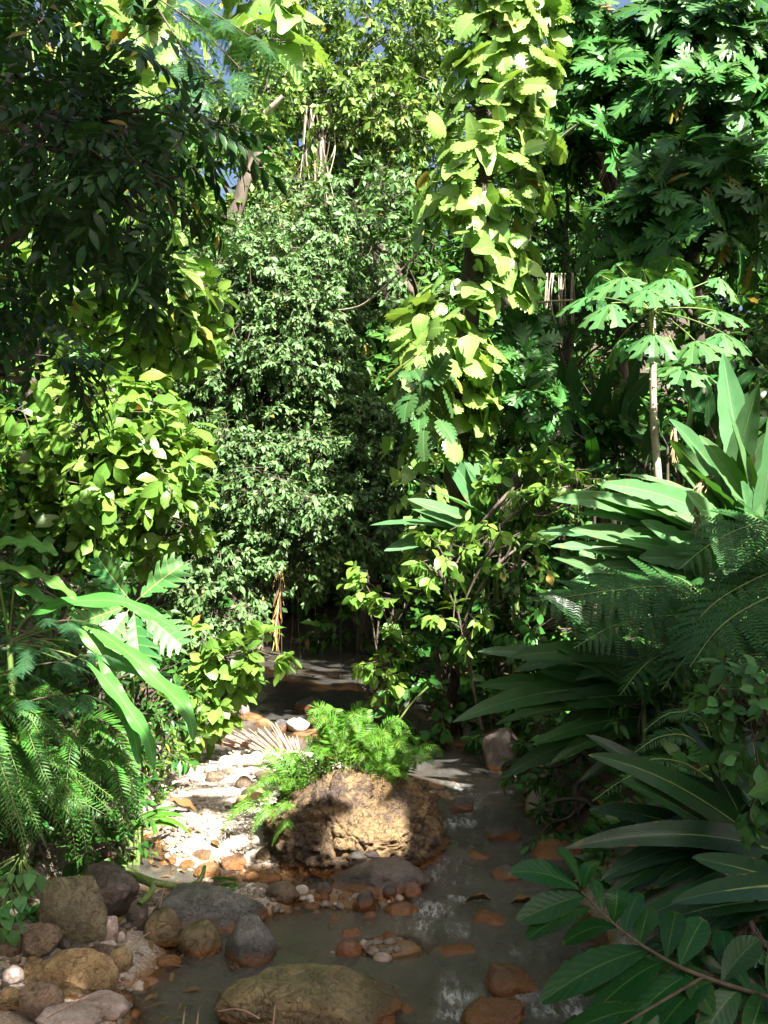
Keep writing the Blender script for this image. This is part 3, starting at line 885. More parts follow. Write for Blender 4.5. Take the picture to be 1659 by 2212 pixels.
for (u, v, w_, h_) in ((720, 2076, 28, 20), (785, 2062, 20, 18), (745, 2092, 22, 14), (787, 2030, 26, 12), (652, 1935, 30, 22), (668, 1944, 22, 16), (860, 1952, 30, 18), (838, 1930, 22, 18), (655, 1962, 20, 12), (640, 1970, 18, 10), (672, 1966, 16, 10), (690, 1934, 16, 14), (823, 1962, 18, 10), (722, 1985, 22, 10)):
    R(u, v, w_, h_, 'r_white', 'small white stone on the wet shoal below the big boulder', 'small white stones on the shoal', 'cobble', 'shoal_cobble', sink=.15, cuts=3)

for k in range(70):
    u, v = r_.uniform(0, 470), r_.uniform(1985, 2205)
    if 2060 < v and u > 300 or (u > 330 and v > 2090):
        continue
    R(u, v, r_.uniform(16, 46), r_.uniform(12, 30), ('r_brown', 'r_grey', 'r_ochre', 'r_pink', 'r_dark')[int(r_.integers(0, 5))], 'small stone bedded in the sand among the big stones at lower left', 'small stones at lower left', sink=.3, cuts=6)
for k in range(40):
    u, v = r_.normal(790, 70), r_.normal(1985, 30)
    if not 640 < u < 900:
        continue
    R(u, v, r_.uniform(12, 34), r_.uniform(9, 22), ('r_brown', 'r_red', 'r_dark', 'r_orange')[int(r_.integers(0, 4))], 'small wet brown stone on the shoal in front of the flat slab', 'small wet stones on the shoal', sink=.3, cuts=4)
# gravel: countless small pebbles, one mesh per tone
gv, gt = ICO[1]
def gravel(name, mat, spots, label):
    L = MB()
    for u, v, su, sv, cnt, smin, smax in spots:
        uu, vv = r_.normal(u, su, cnt), r_.normal(v, sv, cnt)
        for a_, b_ in zip(uu, vv):
            p = G(a_, b_, .08)
            z = gz(p[0], p[1])
            if z < -.03 or p[1] > 16:
                continue
            s = r_.uniform(smin, smax)
            q = gv * (1 + .3 * r_.random((len(gv), 1))) * A(s * r_.uniform(.8, 1.5), s * r_.uniform(.7, 1.2), s * .6)
            a = r_.uniform(0, 6.28)
            c, s_ = math.cos(a), math.sin(a)
            q = np.stack([q[:, 0] * c - q[:, 1] * s_, q[:, 0] * s_ + q[:, 1] * c, q[:, 2]], 1)
            L.raw(q + A(p[0], p[1], z + s * .15), gt)
    V, Q, UV = L.arrays()
    tag(mesh_obj(name, V, Q, None, M[mat], smooth=True), label, 'gravel', kind='stuff')
gravel('pale_gravel', 'r_white', [(430, 1880, 70, 20, 420, .008, .026), (540, 1745, 40, 16, 220, .008, .024), (480, 1660, 80, 16, 160, .015, .04), (380, 1830, 50, 30, 160, .008, .025), (440, 1720, 90, 25, 160, .005, .015), (520, 1915, 40, 10, 80, .008, .02), (300, 2080, 60, 30, 70, .006, .014), (670, 1960, 40, 14, 60, .01, .025), (820, 1950, 40, 16, 40, .01, .025), (330, 1700, 40, 30, 90, .01, .04), (760, 2050, 40, 22, 30, .008, .02)], 'small pale pebbles strewn over the sunlit gravel bar')
def bed_stones():
    L = MB()
    for _ in range(900):
        y = r_.uniform(5, 13)
        x = r_.uniform(-2.0, 1.5)
        z = gz(x, y)
        if z > -.02:
            continue
        sz = r_.uniform(.02, .085)
        V, T = ICO[3] if sz > .05 else ICO[1]
        q = V * (1 + .22 * fbm(V * 1.4 + _, 5, 2))[:, None] * A(sz * r_.uniform(.8, 1.5), sz * r_.uniform(.7, 1.2), sz * .7)
        L.raw(q + A(x, y, z + sz * .15), T)
    V, Q, UV = L.arrays()
    tag(mesh_obj('bed_gravel', V, Q, None, M['r_orange'], smooth=True), 'rusty stones and pebbles seen under the shallow stream water', 'gravel', kind='stuff')
bed_stones()
gravel('brown_gravel', 'r_pebble', [(430, 1780, 90, 60, 380, .008, .03), (560, 1900, 50, 25, 200, .01, .03), (760, 1970, 70, 25, 160, .012, .04), (800, 2030, 50, 22, 90, .012, .04), (200, 2090, 110, 50, 220, .008, .03), (330, 1930, 60, 30, 120, .01, .03), (880, 1960, 30, 30, 40, .015, .035)], 'brown pebbles scattered over the bar and shoals')

# ------------------------------------------------------------------ vegetation
def base_at(u, d, dx=0.0):
    x = P(u, 1200, d)[0] + dx
    return A(x, d, gz(x, d))
def tree(name, label, cat, base, trunk, r0, ells, dens, nl, tw, Ts, size, mat, group=None, bark='bark', hole=False, droop=.4, upn=.7, tdroop=.3, shell=.45, front=1, limb=True, spread=.9, bunch=0.0, twig_mat='twig', outn=.5):
    t = thing(name, label, cat, base, group)
    Wd, L = MB(), MB()
    path = poly(trunk, 20)
    if limb:
        limbs(Wd, path, ells, r0)
    else:
        Wd.tube(path, np.array(r0) if np.ndim(r0) else [r0, r0 * .5], 8)
    p, o = crown_pts(ells, dens, tdroop, hole, shell, front)
    leaves_on(L, Wd, p, o, nl, tw, Ts, size, droop=droop, upn=upn, spread=spread, bunch=bunch, tr=.003 + .0004 * P(0, 0, p[0][1])[1], outn=outn)
    Wd.build('trunk', bark, t, True)
    c = L.build('crown', mat, t)
    return t

# far forest, tree by tree
FT = [(790, 830, 130, 190, 25.5), (760, 1160, 200, 100, 32), (480, 1120, 180, 120, 30), (1080, 1130, 180, 110, 27), (-60, 520, 300, 430, 30), (230, 420, 260, 330, 36), (420, 640, 230, 330, 28), (640, 330, 250, 330, 34), (800, 720, 240, 380, 27), (980, 280, 240, 330, 31), (1130, 660, 240, 380, 25),
      (1330, 420, 270, 330, 30), (1500, 760, 260, 360, 24), (1660, 330, 270, 400, 27), (100, 900, 260, 360, 24), (600, 1010, 260, 230, 30), (880, 1080, 230, 200, 26), (1250, 1000, 250, 250, 22)]
FL = ['distant tree filling the dark gap left of the climber covered trunk', 'distant low tree on the slope at the head of the stream', 'distant low tree behind the left bank of the far pool', 'distant low tree behind the right bank of the far pool', 'distant dark green tree behind the upper left corner', 'distant tall tree behind the feathery branch at the top', 'distant tree between the left shrub and the central tree',
      'distant tall tree at top centre with sky showing round it', 'distant dark tree right behind the central small leaved tree', 'distant tree at the top, left of the climber covered trunk',
      'distant tree just right of the climber covered trunk', 'distant tree behind the breadfruit crowns, below the blue sky gap', 'distant dark tree behind the papaya crown', 'distant tree in the upper right corner',
      'distant tree behind the sunlit broad leaved shrub at left', 'distant low tree closing the stream valley', 'distant low tree above the dark far pool at right', 'distant low tree behind the dark upright heliconias']
for (u, v, ru, rv, d), lb in zip(FT, FL):
    b0 = base_at(u, d)
    c = P(u, v, d)
    b0[2] = min(b0[2], c[2] - 1)
    ells = [(u, v, ru * .75, rv * .75, d, 2.5)] + [(u + rng.normal(0, ru * .5), v + rng.normal(0, rv * .5), ru * .45, rv * .38, d + rng.normal(0, 1.0), 1.8) for _ in range(9)]
    tree('forest_tree', lb, 'tree', b0, [b0, (b0 * .4 + c * .6) + A(.3, 0, 0), c], .28, ells, 6.5, 12, .55, T_SMALL, .34, 'forest', 'distant forest trees', hole=True, spread=.9)

# central small leaved tree: three tiers
b0 = base_at(300, 17.0)
tree('small_leaved_tree', 'large central tree covered in small glossy pale green leaves above the dark pool', 'tree', b0, [b0, P(350, 1150, 17.2), P(480, 900, 16.8), P(600, 560, 16.8)], .16,
     [(560, 640, 170, 110, 15.6, 1.2), (650, 760, 110, 110, 15.3, 1.0), (530, 790, 140, 90, 15.2, 1.0), (640, 600, 150, 90, 16, 1.2), (560, 960, 160, 60, 15, .9), (690, 985, 130, 62, 15, .9), (520, 1080, 130, 60, 14.6, .8), (640, 1090, 140, 70, 14.6, .8), (760, 1130, 75, 60, 14.8, .7),
      (490, 1190, 90, 60, 14.3, .7), (640, 1165, 120, 55, 14.6, .7), (740, 1180, 90, 45, 14.8, .6), (460, 1300, 85, 60, 14, .6), (510, 1340, 45, 40, 14, .4), (430, 1230, 60, 70, 14.2, .6), (700, 640, 70, 60, 15.6, .8), (440, 720, 70, 110, 15.4, .8), (420, 900, 60, 90, 15, .7), (700, 850, 90, 80, 15.3, .8), (735, 700, 50, 60, 15.6, .6), (790, 900, 50, 50, 15.4, .6), (560, 720, 170, 110, 16.5, .7), (620, 1010, 180, 100, 16.3, .6), (600, 520, 150, 60, 16.6, .8), (410, 1150, 50, 60, 14.2, .5), (520, 560, 80, 45, 15.2, .7), (660, 680, 90, 50, 14.9, .7), (560, 1040, 80, 40, 14.0, .5), (700, 1100, 70, 40, 14.0, .5), (470, 960, 70, 45, 14.4, .5), (610, 780, 80, 45, 14.7, .6), (800, 1160, 50, 35, 14.4, .4), (420, 1370, 60, 35, 13.6, .4), (700, 1000, 120, 60, 15, .6), (450, 1040, 60, 70, 14.8, .6), (560, 1250, 60, 40, 14.2, .5), (690, 1230, 60, 35, 14.5, .5), (790, 1080, 60, 70, 15, .6), (800, 960, 55, 60, 15.3, .6), (600, 880, 190, 60, 15.8, .7)],
     105, 14, .24, T_SMALL, .105, 'small', droop=.5, tdroop=.4, shell=.6)
b0 = base_at(1010, 22)
tree('small_leaved_tree', 'taller small leaved tree draped with vines at top centre', 'tree', b0, [b0, P(960, 900, 22), P(780, 500, 21.5), P(720, 150, 21)], .25,
     [(700, 260, 130, 90, 19.5, 1.2), (800, 230, 110, 70, 19.5, 1.2), (640, 200, 90, 60, 19.8, 1), (860, 290, 70, 60, 19.6, .8), (740, 170, 120, 60, 20, 1), (620, 60, 130, 70, 20.5, 1.2), (820, 80, 150, 80, 20.5, 1.4), (940, 120, 90, 110, 21, 1.2), (930, 250, 60, 80, 20.5, 1)],
     32, 12, .34, T_SMALL, .18, 'small_yellow', hole=True, droop=.4, tdroop=.3)
b0 = base_at(440, 20)
tree('small_leaved_tree', 'small leaved tree with blue sky gaps left of the leaning dead trunk', 'tree', b0, [b0, P(470, 800, 20), P(520, 430, 19.5), P(560, 260, 19)], .2,
     [(470, 240, 110, 60, 18, 1), (560, 330, 80, 60, 18, 1), (430, 330, 60, 60, 18.3, .8), (600, 400, 90, 50, 18, .8), (460, 480, 90, 60, 17.6, .8), (560, 470, 100, 60, 17.8, .8), (580, 190, 60, 60, 18.4, .8), (420, 560, 70, 70, 17.4, .8), (400, 180, 70, 60, 18.5, .8)],
     30, 12, .3, T_SMALL, .16, 'small_yellow', hole=True, droop=.4)
b0 = base_at(1010, 18.5)
tree('small_leaved_tree', 'small leaved tree between the central tree and the climber covered trunk', 'tree', b0, [b0, P(960, 800, 18.5), P(800, 500, 18)], .14,
     [(760, 440, 110, 60, 17, .9), (850, 400, 60, 50, 17.2, .8), (780, 520, 110, 60, 16.6, .9), (860, 560, 60, 70, 16.6, .7), (840, 640, 60, 40, 16.4, .6), (690, 520, 80, 60, 16.8, .8), (650, 440, 70, 50, 17, .7), (800, 1000, 60, 80, 16, .6), (860, 960, 50, 70, 16, .6), (870, 1180, 70, 60, 15.4, .5)],
     32, 12, .3, T_SMALL, .15, 'small', hole=True, droop=.5, tdroop=.45)
b0 = base_at(1240, 19)
tree('small_leaved_tree', 'dim small leaved tree right of the climber covered trunk, hung with aerial roots', 'tree', b0, [b0, P(1230, 900, 19), P(1220, 500, 18.5)], .16,
     [(1190, 420, 70, 90, 17, .9), (1240, 560, 90, 90, 17, .9), (1180, 600, 70, 60, 16.4, .7), (1150, 500, 50, 80, 16.5, .7), (1300, 640, 90, 50, 16.5, .7), (1200, 330, 60, 60, 17.5, .8), (1340, 730, 90, 40, 16, .6), (1200, 720, 110, 40, 16.5, .6), (1330, 480, 70, 70, 18, .8)],
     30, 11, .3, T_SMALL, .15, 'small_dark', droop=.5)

# shady foreground tree, upper left
b0 = base_at(-260, 6.4)
tree('compound_leaved_tree', 'dark shaded tree with pointed compound leaves filling the upper left corner', 'tree', b0, [b0, P(-300, 900, 6.4), P(-180, 420, 6.4), P(60, 250, 6.2)], .07,
     [(70, 330, 170, 120, 5.9, .6), (240, 330, 150, 90, 5.8, .6), (330, 400, 85, 55, 5.6, .4), (60, 120, 170, 130, 6.6, .6), (200, 170, 120, 90, 6.4, .5), (90, 470, 110, 70, 6.2, .5), (330, 250, 80, 60, 6.0, .4), (200, 430, 90, 60, 5.9, .4), (20, 600, 90, 120, 6.8, .5), (60, 760, 90, 80, 7.0, .4), (300, 470, 60, 40, 5.8, .3)],
     21, 5, .28, T_PINN, .31, 'pinnate', droop=.35, tdroop=.35, shell=.3, front=0)
# background behind it: mid-depth green tree at upper left
b0 = base_at(60, 15)
tree('leafy_tree', 'green tree with sun flecks seen through the dark compound leaves at upper left', 'tree', b0, [b0, P(80, 700, 15), P(160, 200, 14.5)], .18,
     [(60, 250, 190, 170, 14.5, 1), (270, 150, 130, 120, 14.2, 1), (160, 20, 180, 80, 14.6, 1), (60, 560, 160, 160, 13.5, 1), (260, 420, 110, 110, 14, 1), (40, 780, 150, 120, 13, 1), (360, 300, 70, 90, 15, .8), (60, -10, 160, 80, 14, .8), (240, 30, 100, 90, 14.5, .8)],
     24, 10, .35, T_BROAD, .20, 'forest', droop=.4, hole=True)

# feathery branch at the top
def feathery(name, label, cat, base, stems, nleaf, ln, mat, npin=9, pl=.34, sz=1.0):
    t = thing(name, label, cat, base)
    L, S = MB(), MB()
    for st in stems:
        path = poly(st, 16)
        S.tube(path, [.012 * sz, .004 * sz], 5)
        tan = nrmz(np.gradient(path, axis=0))
        for k in range(nleaf):
            i = int((.25 + .75 * (k + .5) / nleaf) * 15)
            sd = nrmz(np.cross(tan[i], UP)) * (1 if k % 2 else -1)
            d = nrmz(tan[i] * .7 + sd * .8 + rng.normal(0, .15, 3) - UP * .15)
            e = path[i] + d * ln
            pa = bez(path[i], path[i] + d * ln * .5 + UP * .04, e - UP * ln * .15, 12)
            S.tube(pa, [.004 * sz, .002 * sz], 3)
            frond(L, pa, npin, lambda s: pl * (1 - .55 * abs(s - .45)), T_PINNA, UP + rng.normal(0, .2, 3), .35)
    L.build('foliage', mat, t)
    S.build('branch', 'twig', t)
    return t
def frond(L, path, n, lf, Ts, hint, start=.12, swp=.45, drp=.1):
    tan = nrmz(np.gradient(path, axis=0))
    s = np.linspace(start, .99, n)
    idx = s * (len(path) - 1)
    i = np.clip(np.floor(idx).astype(int), 0, len(path) - 2)
    f = (idx - i)[:, None]
    p = path[i] * (1 - f) + path[i + 1] * f
    tt = tan[i]
    side = nrmz(np.cross(tt, np.broadcast_to(hint, tt.shape)))
    nr = np.cross(side, tt)
    ls = np.array([lf(x) for x in s])
    for sg in (-1, 1):
        ax = side * sg + tt * (swp + .5 * s[:, None] ** 3) - nr * drp + rng.normal(0, .05, tt.shape)
        L.mix(Ts, p, ax, nr + rng.normal(0, .08, tt.shape), ls)
    L.mix(Ts, p[-1:], tt[-1:], nr[-1:], ls[-1:] * 1.2)

feathery('feathery_tree', 'airy feathery branch of tiny leaflets hanging at the top left of centre', 'tree', base_at(250, 9.5),
         [[P(150, -120, 9.5), P(330, -10, 9), P(430, 60, 8.8), P(560, 190, 8.6)], [P(330, -60, 9), P(450, 20, 8.8), P(560, 90, 8.6)], [P(330, 0, 9), P(400, 110, 8.9), P(470, 190, 8.7)]], 9, .55, 'feather', 10, .17)

# climbers
def climber(name, label, base, trunk, r0, prof, n, size, Ts, mat, cat='climbing plant', group=None, bark='bark', faceout=.9, trunk_name='trunk'):
    """prof: (v, u_left, u_right, d) rows; leaves fill a drum of that width round the trunk."""
    t = thing(name, label, cat, base, group)
    L, S, Wd = MB(), MB(), MB()
    if trunk is not None:
        Wd.tube(poly(trunk, 24), r0, 10)
        Wd.build(trunk_name, bark, t, True)
    pr = np.array(prof, float)
    v = rng.uniform(pr[0, 0], pr[-1, 0], n)
    a = np.interp(v, pr[:, 0], pr[:, 1]); c = np.interp(v, pr[:, 0], pr[:, 2]); d = np.interp(v, pr[:, 0], pr[:, 3])
    th = rng.uniform(-1.75, 1.75, n)                    # 0 faces the viewer's side
    k = rng.uniform(.55, 1.0, n)
    cu, hw = (a + c) / 2, (c - a) / 2 * k
    pos = np.array([P(cu[i] + hw[i] * math.sin(th[i]), v[i], d[i]) for i in range(n)])
    rw = hw * d / F
    pos[:, 1] -= np.cos(th) * rw * .85
    if n > 300:
        kp = fbm(pos * A(1.3, 1.3, 1.1), 61, 3) > -.30
        pos, th, v, cu, d, rw = pos[kp], th[kp], v[kp], cu[kp], d[kp], rw[kp]
        n = len(pos)
    ctr = np.array([P(cu[i], v[i] - 25, d[i]) for i in range(n)])
    out = np.stack([np.sin(th), -np.cos(th), 0 * th], 1)
    ax = out * .55 - UP * rng.uniform(.2, 1.0, (n, 1)) + rng.normal(0, .35, (n, 3))
    nr = out * faceout + UP * .75 + rng.normal(0, .35, (n, 3))
    sz = size * rng.uniform(.45, 1.35, n)
    st = pos - nrmz(ax) * 0
    L.mix(Ts, st, ax, nr, sz)
    root = ctr + (pos - ctr) * .25
    S.sticks(root, st + nrmz(ax) * sz[:, None] * .1, .007)
    L.build('foliage', mat, t)
    S.build('stems', 'stem', t)
    return t
b0 = base_at(960, 13.4)
climber('climber_covered_trunk', 'tall tree trunk wrapped in big yellow green climber leaves right of centre', b0,
        [b0, P(985, 1000, 13.3), P(1010, 700, 13.2), P(1045, 350, 13.1), P(1052, 0, 13), P(1058, -250, 13)], [.17, .15, .13],
        [(-60, 990, 1200, 13), (100, 1000, 1205, 13), (250, 975, 1190, 13), (400, 905, 1180, 13), (520, 910, 1150, 13), (640, 900, 1125, 13), (700, 850, 1080, 13), (800, 850, 1085, 13), (880, 880, 1060, 13.1), (1010, 900, 1000, 13.2)], 820, .32, T_CLIMB, 'climber', 'climber', bark='bark')
climber('split_leaf_climber', 'dark green split leaf plant hanging at the lower left of the climber covered trunk', base_at(900, 12.7), None, 0,
        [(770, 860, 960, 12.5), (840, 850, 990, 12.4), (930, 880, 960, 12.5)], 34, .34, T_MONST, 'monstera', 'climber')
climber('climber_strand', 'pale leaved climber strand trailing below the climber covered trunk', base_at(930, 13), None, 0,
        [(960, 830, 1000, 13), (1060, 850, 960, 13), (1250, 890, 930, 13)], 60, .22, T_HEART, 'climber', 'climber')
climber('climber_strand', 'bright big leaved climber catching the sun near the top left', base_at(320, 12), None, 0,
        [(-30, 310, 420, 10), (60, 290, 400, 10), (130, 270, 350, 10), (190, 310, 350, 10)], 55, .36, T_CLIMB, 'climber', 'climber')
climber('climber_strand', 'bright big leaved climber at the top edge beside the feathery branch', base_at(590, 14), None, 0,
        [(-40, 500, 650, 12), (40, 520, 650, 12), (120, 540, 620, 12)], 42, .38, T_CLIMB, 'climber', 'climber')
climber('climber_strand', 'pale strap like climber leaves lit white at the right edge of the left shrub', base_at(360, 10), None, 0,
        [(430, 320, 390, 9.5), (520, 340, 400, 9.5), (620, 370, 400, 9.5)], 20, .34, T_LONG, 'climber', 'climber')

# breadfruit trees, upper right
def whorls(ells, dens):
    p, o = crown_pts(ells, dens, -.25, True, .35, 1)
    return p, o
def breadfruit(label, base, trunk, r0, ells, dens, size, nl=9, mat='bread'):
    t = thing('breadfruit_tree', label, 'tree', base, 'breadfruit trees at the upper right')
    Wd, L = MB(), MB()
    path = poly(trunk, 20)
    limbs(Wd, path, ells, r0, .02)
    p, o = whorls(ells, dens)
    C = len(p)
    o = nrmz(o + UP * .5 - A(0, .25, 0))
    Wd.sticks(p - o * .7, p, .012)
    side = nrmz(np.cross(o, A(.3, 1, .1)))
    up2 = np.cross(side, o)
    ang = np.arange(nl)[None] * 2.4 + rng.uniform(0, 6.28, (C, 1))
    rad = np.cos(ang)[:, :, None] * side[:, None] + np.sin(ang)[:, :, None] * up2[:, None]
    ax = rad + o[:, None] * rng.uniform(.1, .9, (C, nl, 1)) + rng.normal(0, .12, (C, nl, 3))
    nr = o[:, None] * 1.0 - rad * .35 + rng.normal(0, .15, (C, nl, 3))
    pos = p[:, None] + rad * .03
    L.mix(T_BREAD, np.broadcast_to(pos, (C, nl, 3)).reshape(-1, 3), ax.reshape(-1, 3), nr.reshape(-1, 3), size * rng.uniform(.7, 1.2, C * nl))
    Wd.build('trunk', 'bark', t, True)
    L.build('crown', mat, t)
    return t
b0 = base_at(1330, 18.5)
breadfruit('breadfruit tree with deeply lobed leaves below the blue sky gap', b0, [b0, P(1345, 700, 18), P(1320, 400, 17.5), P(1350, 100, 17)], .17,
           [(1240, 60, 70, 90, 17, .9), (1260, 200, 70, 80, 16.5, .9), (1340, 190, 80, 70, 16, .9), (1290, 320, 70, 60, 15.8, .8), (1420, 90, 70, 90, 16.4, .9), (1400, 250, 70, 80, 15.8, .8), (1230, 300, 40, 60, 16, .6), (1350, 120, 60, 40, 16.6, .6)], 13, .50)
b0 = base_at(1520, 16.5)
breadfruit('tall dark breadfruit tree with a thin trunk in the upper right corner', b0, [b0, P(1510, 800, 16.3), P(1495, 400, 16), P(1530, 50, 15.6)], .15,
           [(1560, 100, 110, 110, 15.4, .9), (1480, 220, 80, 80, 15, .9), (1590, 270, 90, 90, 14.8, .9), (1470, 390, 90, 70, 14.5, .8), (1570, 400, 90, 80, 14.4, .8), (1400, 480, 80, 70, 14.4, .8), (1500, 530, 100, 60, 14, .7), (1640, 480, 60, 90, 13.8, .7), (1330, 530, 50, 60, 14.6, .6), (1640, 160, 70, 90, 15, .7), (1490, 60, 60, 60, 15.8, .7)], 13, .48)
breadfruit('small breadfruit sapling with serrated leaves right of the climber covered trunk foot', base_at(1110, 13.6), [base_at(1110, 13.6), P(1115, 900, 13.4), P(1120, 820, 13.2)], .03,
           [(1110, 840, 50, 40, 13, .4), (1160, 880, 60, 30, 13, .4), (1140, 760, 60, 40, 13.4, .4), (1130, 690, 40, 30, 13.5, .3)], 16, .34, 7)

# papaya
def papaya():
    b = P(1432, 1180, 11.6)
    b[2] = min(b[2], gz(b[0], b[1]) + .3)
    t = thing('papaya_tree', 'slender papaya tree with an umbrella of jagged lobed leaves at right', 'tree', b)
    Tk, L, S = MB(), MB(), MB()
    top = P(1409, 672, 11.6)
    path = poly([b, P(1424, 1080, 11.6), P(1412, 900, 11.6), P(1410, 740, 11.6), top], 40)
    Tk.tube(path, [.055, .048, .042, .038, .034], 10)
    for i in range(150):
        k = rng.uniform(.15, .97)
        p = path[int(k * 39)]
        a = rng.uniform(0, 6.28)
        d = A(math.cos(a), math.sin(a), 0)
        Tk.tube([p + d * .03, p + d * (.062 - .018 * k)], [.016, .004], 5)
    Tk.build('trunk', 'pale_bark', t, True)
    tips = [(1290, 592, .5), (1390, 585, .6), (1480, 585, .3), (1555, 600, .0), (1320, 655, -.6), (1400, 625, -.7), (1548, 672, -.2), (1560, 718, -.6), (1412, 722, -.9), (1500, 735, -.7), (1478, 790, -.8), (1345, 600, -.2), (1440, 600, -.5), (1270, 640, .3), (1335, 735, .2), (1530, 640, .4), (1450, 560, .7), (1330, 570, .8)]
    for (u, v, dd) in tips:
        e = P(u, v, 11.6 + dd)
        d = e - top
        S.tube(bez(top, top + d * .5 + UP * .08, e, 8), [.011, .007], 5)
        h = nrmz(A(d[0], d[1], 0) + rng.normal(0, .1, 3))
        ax = h * .9 - UP * rng.uniform(.25, .6) - A(0, .15, 0)
        L.inst(T_PAPAYA[int(rng.integers(0, 2))], [e], [ax], [UP * 1.2 + h * .25 - A(0, .38, 0) + rng.normal(0, .12, 3)], rng.uniform(.32, .43))
    for k in range(7):                                  # young leaves in the middle
        a = k * .9
        e = top + A(math.cos(a) * .12, math.sin(a) * .12, .10 + .06 * (k % 3))
        S.tube([top, e], [.006, .004], 4)
        L.inst(T_PAPAYA[0], [e], [A(math.cos(a), math.sin(a), .7)], [A(-math.cos(a), -math.sin(a), 1)], .16)
    L.build('crown', 'papaya', t, True)
    S.build('leaf_stalks', 'stem', t, True)
papaya()

# paddle leaved clumps
def paddle(L, S, base, tip, width, arch=.2, pet=.3, roll=None, jag=.12, fold=.22, wave=.05):
    base, tip = np.asarray(base, float), np.asarray(tip, float)
    ln = np.linalg.norm(tip - base)
    ctl = (base + tip) / 2 + UP * arch * ln + rng.normal(0, .03, 3) * ln
    n = 26
    path = bez(base, ctl, tip, n)
    k = int(pet * n)
    S.tube(path[:k + 2], [.018, .011], 6)
    bp = path[k:]
    s = np.linspace(0, 1, len(bp))
    w = width * np.minimum(1, s / .22 + .06) ** .6 * (1 - s ** 3.2) ** .8 + .003
    hint = UP * .6 + A(.1, -.85, 0) + rng.normal(0, .28, 3) if roll is None else np.asarray(roll, float)
    L.blade(bp, w, hint, fold, wave, 5, 6, jag)
    S.tube(bp[:-3] - nrmz(hint)[None] * .004, [.010, .003], 4)
def clump(name, label, base, tips, width, mat, cat='plant', group=None, arch=.2, pet=.3, sprd=.25, depth=-.6, roll=None, jag=.12, extra=0, stem_mat='stem', fold=.22, follow=0.0):
    b = np.asarray(base, float)
    g = A(b[0], b[1], min(gz(b[0], b[1]), b[2]))
    t = thing(name, label, cat, g, group)
    L, S = MB(), MB()
    for tp in tips:
        u, v = tp[0], tp[1]
        dd = tp[2] if len(tp) > 2 else depth + rng.normal(0, .25)
        w = width * (tp[3] if len(tp) > 3 else rng.uniform(.85, 1.15))
        bb = b + rng.normal(0, sprd, 3) * A(1, 1, .6)
        if follow:
            bb = bb * (1 - follow) + follow * P(u + 360, v + 45 + rng.normal(0, 20), b[1] + .1)
        gg = A(bb[0] * .6 + b[0] * .4, bb[1] * .6 + b[1] * .4, gz(bb[0], bb[1]) - .05)
        S.tube(bez(gg, (gg + bb) / 2, bb, 6), [.026, .019], 6)
        paddle(L, S, bb, P(u, v, b[1] + dd), w, arch, pet, roll, jag, fold)
    for k in range(extra):
        a = rng.uniform(0, 6.28)
        ln = rng.uniform(.9, 1.6)
        bb = b + rng.normal(0, sprd, 3) * A(1.4, 1.4, .6)
        S.tube([A(bb[0], bb[1], gz(bb[0], bb[1]) - .05), bb], [.026, .019], 6)
        paddle(L, S, bb, bb + A(math.cos(a) * ln * .7, math.sin(a) * ln * .7, ln * rng.uniform(-.1, .7)), width * rng.uniform(.8, 1.1), arch, pet, None, jag, fold)
    L.build('foliage', mat, t, True)
    S.build('stems', stem_mat, t, True)
    return t
HG = 'heliconia clumps on the right bank'
clump('heliconia_clump', 'sunlit heliconia clump with long pale leaves pointing left under the papaya', P(1490, 1330, 10.8),
      [(1165, 1150), (1190, 1080), (1240, 1062), (1195, 1205), (1230, 1255), (1190, 1180), (1340, 1025), (1250, 1110), (1270, 1185), (1260, 1235), (1330, 1120), (1330, 1170), (1310, 1290), (1360, 1085), (1420, 1100), (1230, 1145), (1290, 1045), (1380, 1235), (1240, 1290), (1300, 1210)], .125, 'heli', group=HG, arch=.10, pet=.18, sprd=.22, extra=16, follow=.7, jag=.25)
clump('heliconia_clump', 'tall heliconia clump at the right edge with one huge upright dark leaf', P(1640, 1240, 10.2),
      [(1562, 762, .3, 1.35), (1445, 905), (1447, 950), (1600, 960), (1490, 1010), (1530, 1010, -.6, 1.3), (1580, 985, -.5, 1.4), (1680, 800), (1640, 830), (1480, 1060, -.9, 1.2), (1520, 1130, -1, 1.3), (1450, 1000), (1570, 880), (1660, 930), (1510, 940), (1690, 1010), (1600, 1040, -.9, 1.3)], .14, 'heli', group=HG, arch=.12, pet=.2, sprd=.2, extra=10, jag=.2)
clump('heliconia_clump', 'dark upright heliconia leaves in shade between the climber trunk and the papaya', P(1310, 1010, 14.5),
      [(1200, 770), (1235, 765), (1270, 775), (1305, 790), (1340, 770), (1380, 765), (1225, 830), (1280, 830), (1190, 850), (1360, 840), (1420, 800), (1330, 850), (1150, 880)], .14, 'heli_shaded', group=HG, arch=.05, pet=.25, sprd=.35, extra=12, stem_mat='bark')
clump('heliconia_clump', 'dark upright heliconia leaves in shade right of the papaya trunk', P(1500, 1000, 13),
      [(1460, 770), (1520, 790), (1440, 820), (1490, 850), (1560, 800), (1430, 870), (1600, 850), (1640, 790)], .13, 'heli_shaded', group=HG, arch=.05, pet=.2, sprd=.3, extra=10, stem_mat='bark')
clump('heliconia_clump', 'heliconia clump with two broad upright leaves below the climber covered trunk', P(1080, 1180, 13),
      [(948, 965, -.2, 1.15), (1028, 950, .1, 1.25), (1112, 962), (880, 1078), (800, 1135), (890, 1100), (1060, 1000), (1000, 990), (830, 1190), (930, 1060), (1150, 1010), (905, 1120), (960, 1130)], .12, 'heli', group=HG, arch=.1, pet=.25, sprd=.2, extra=6)
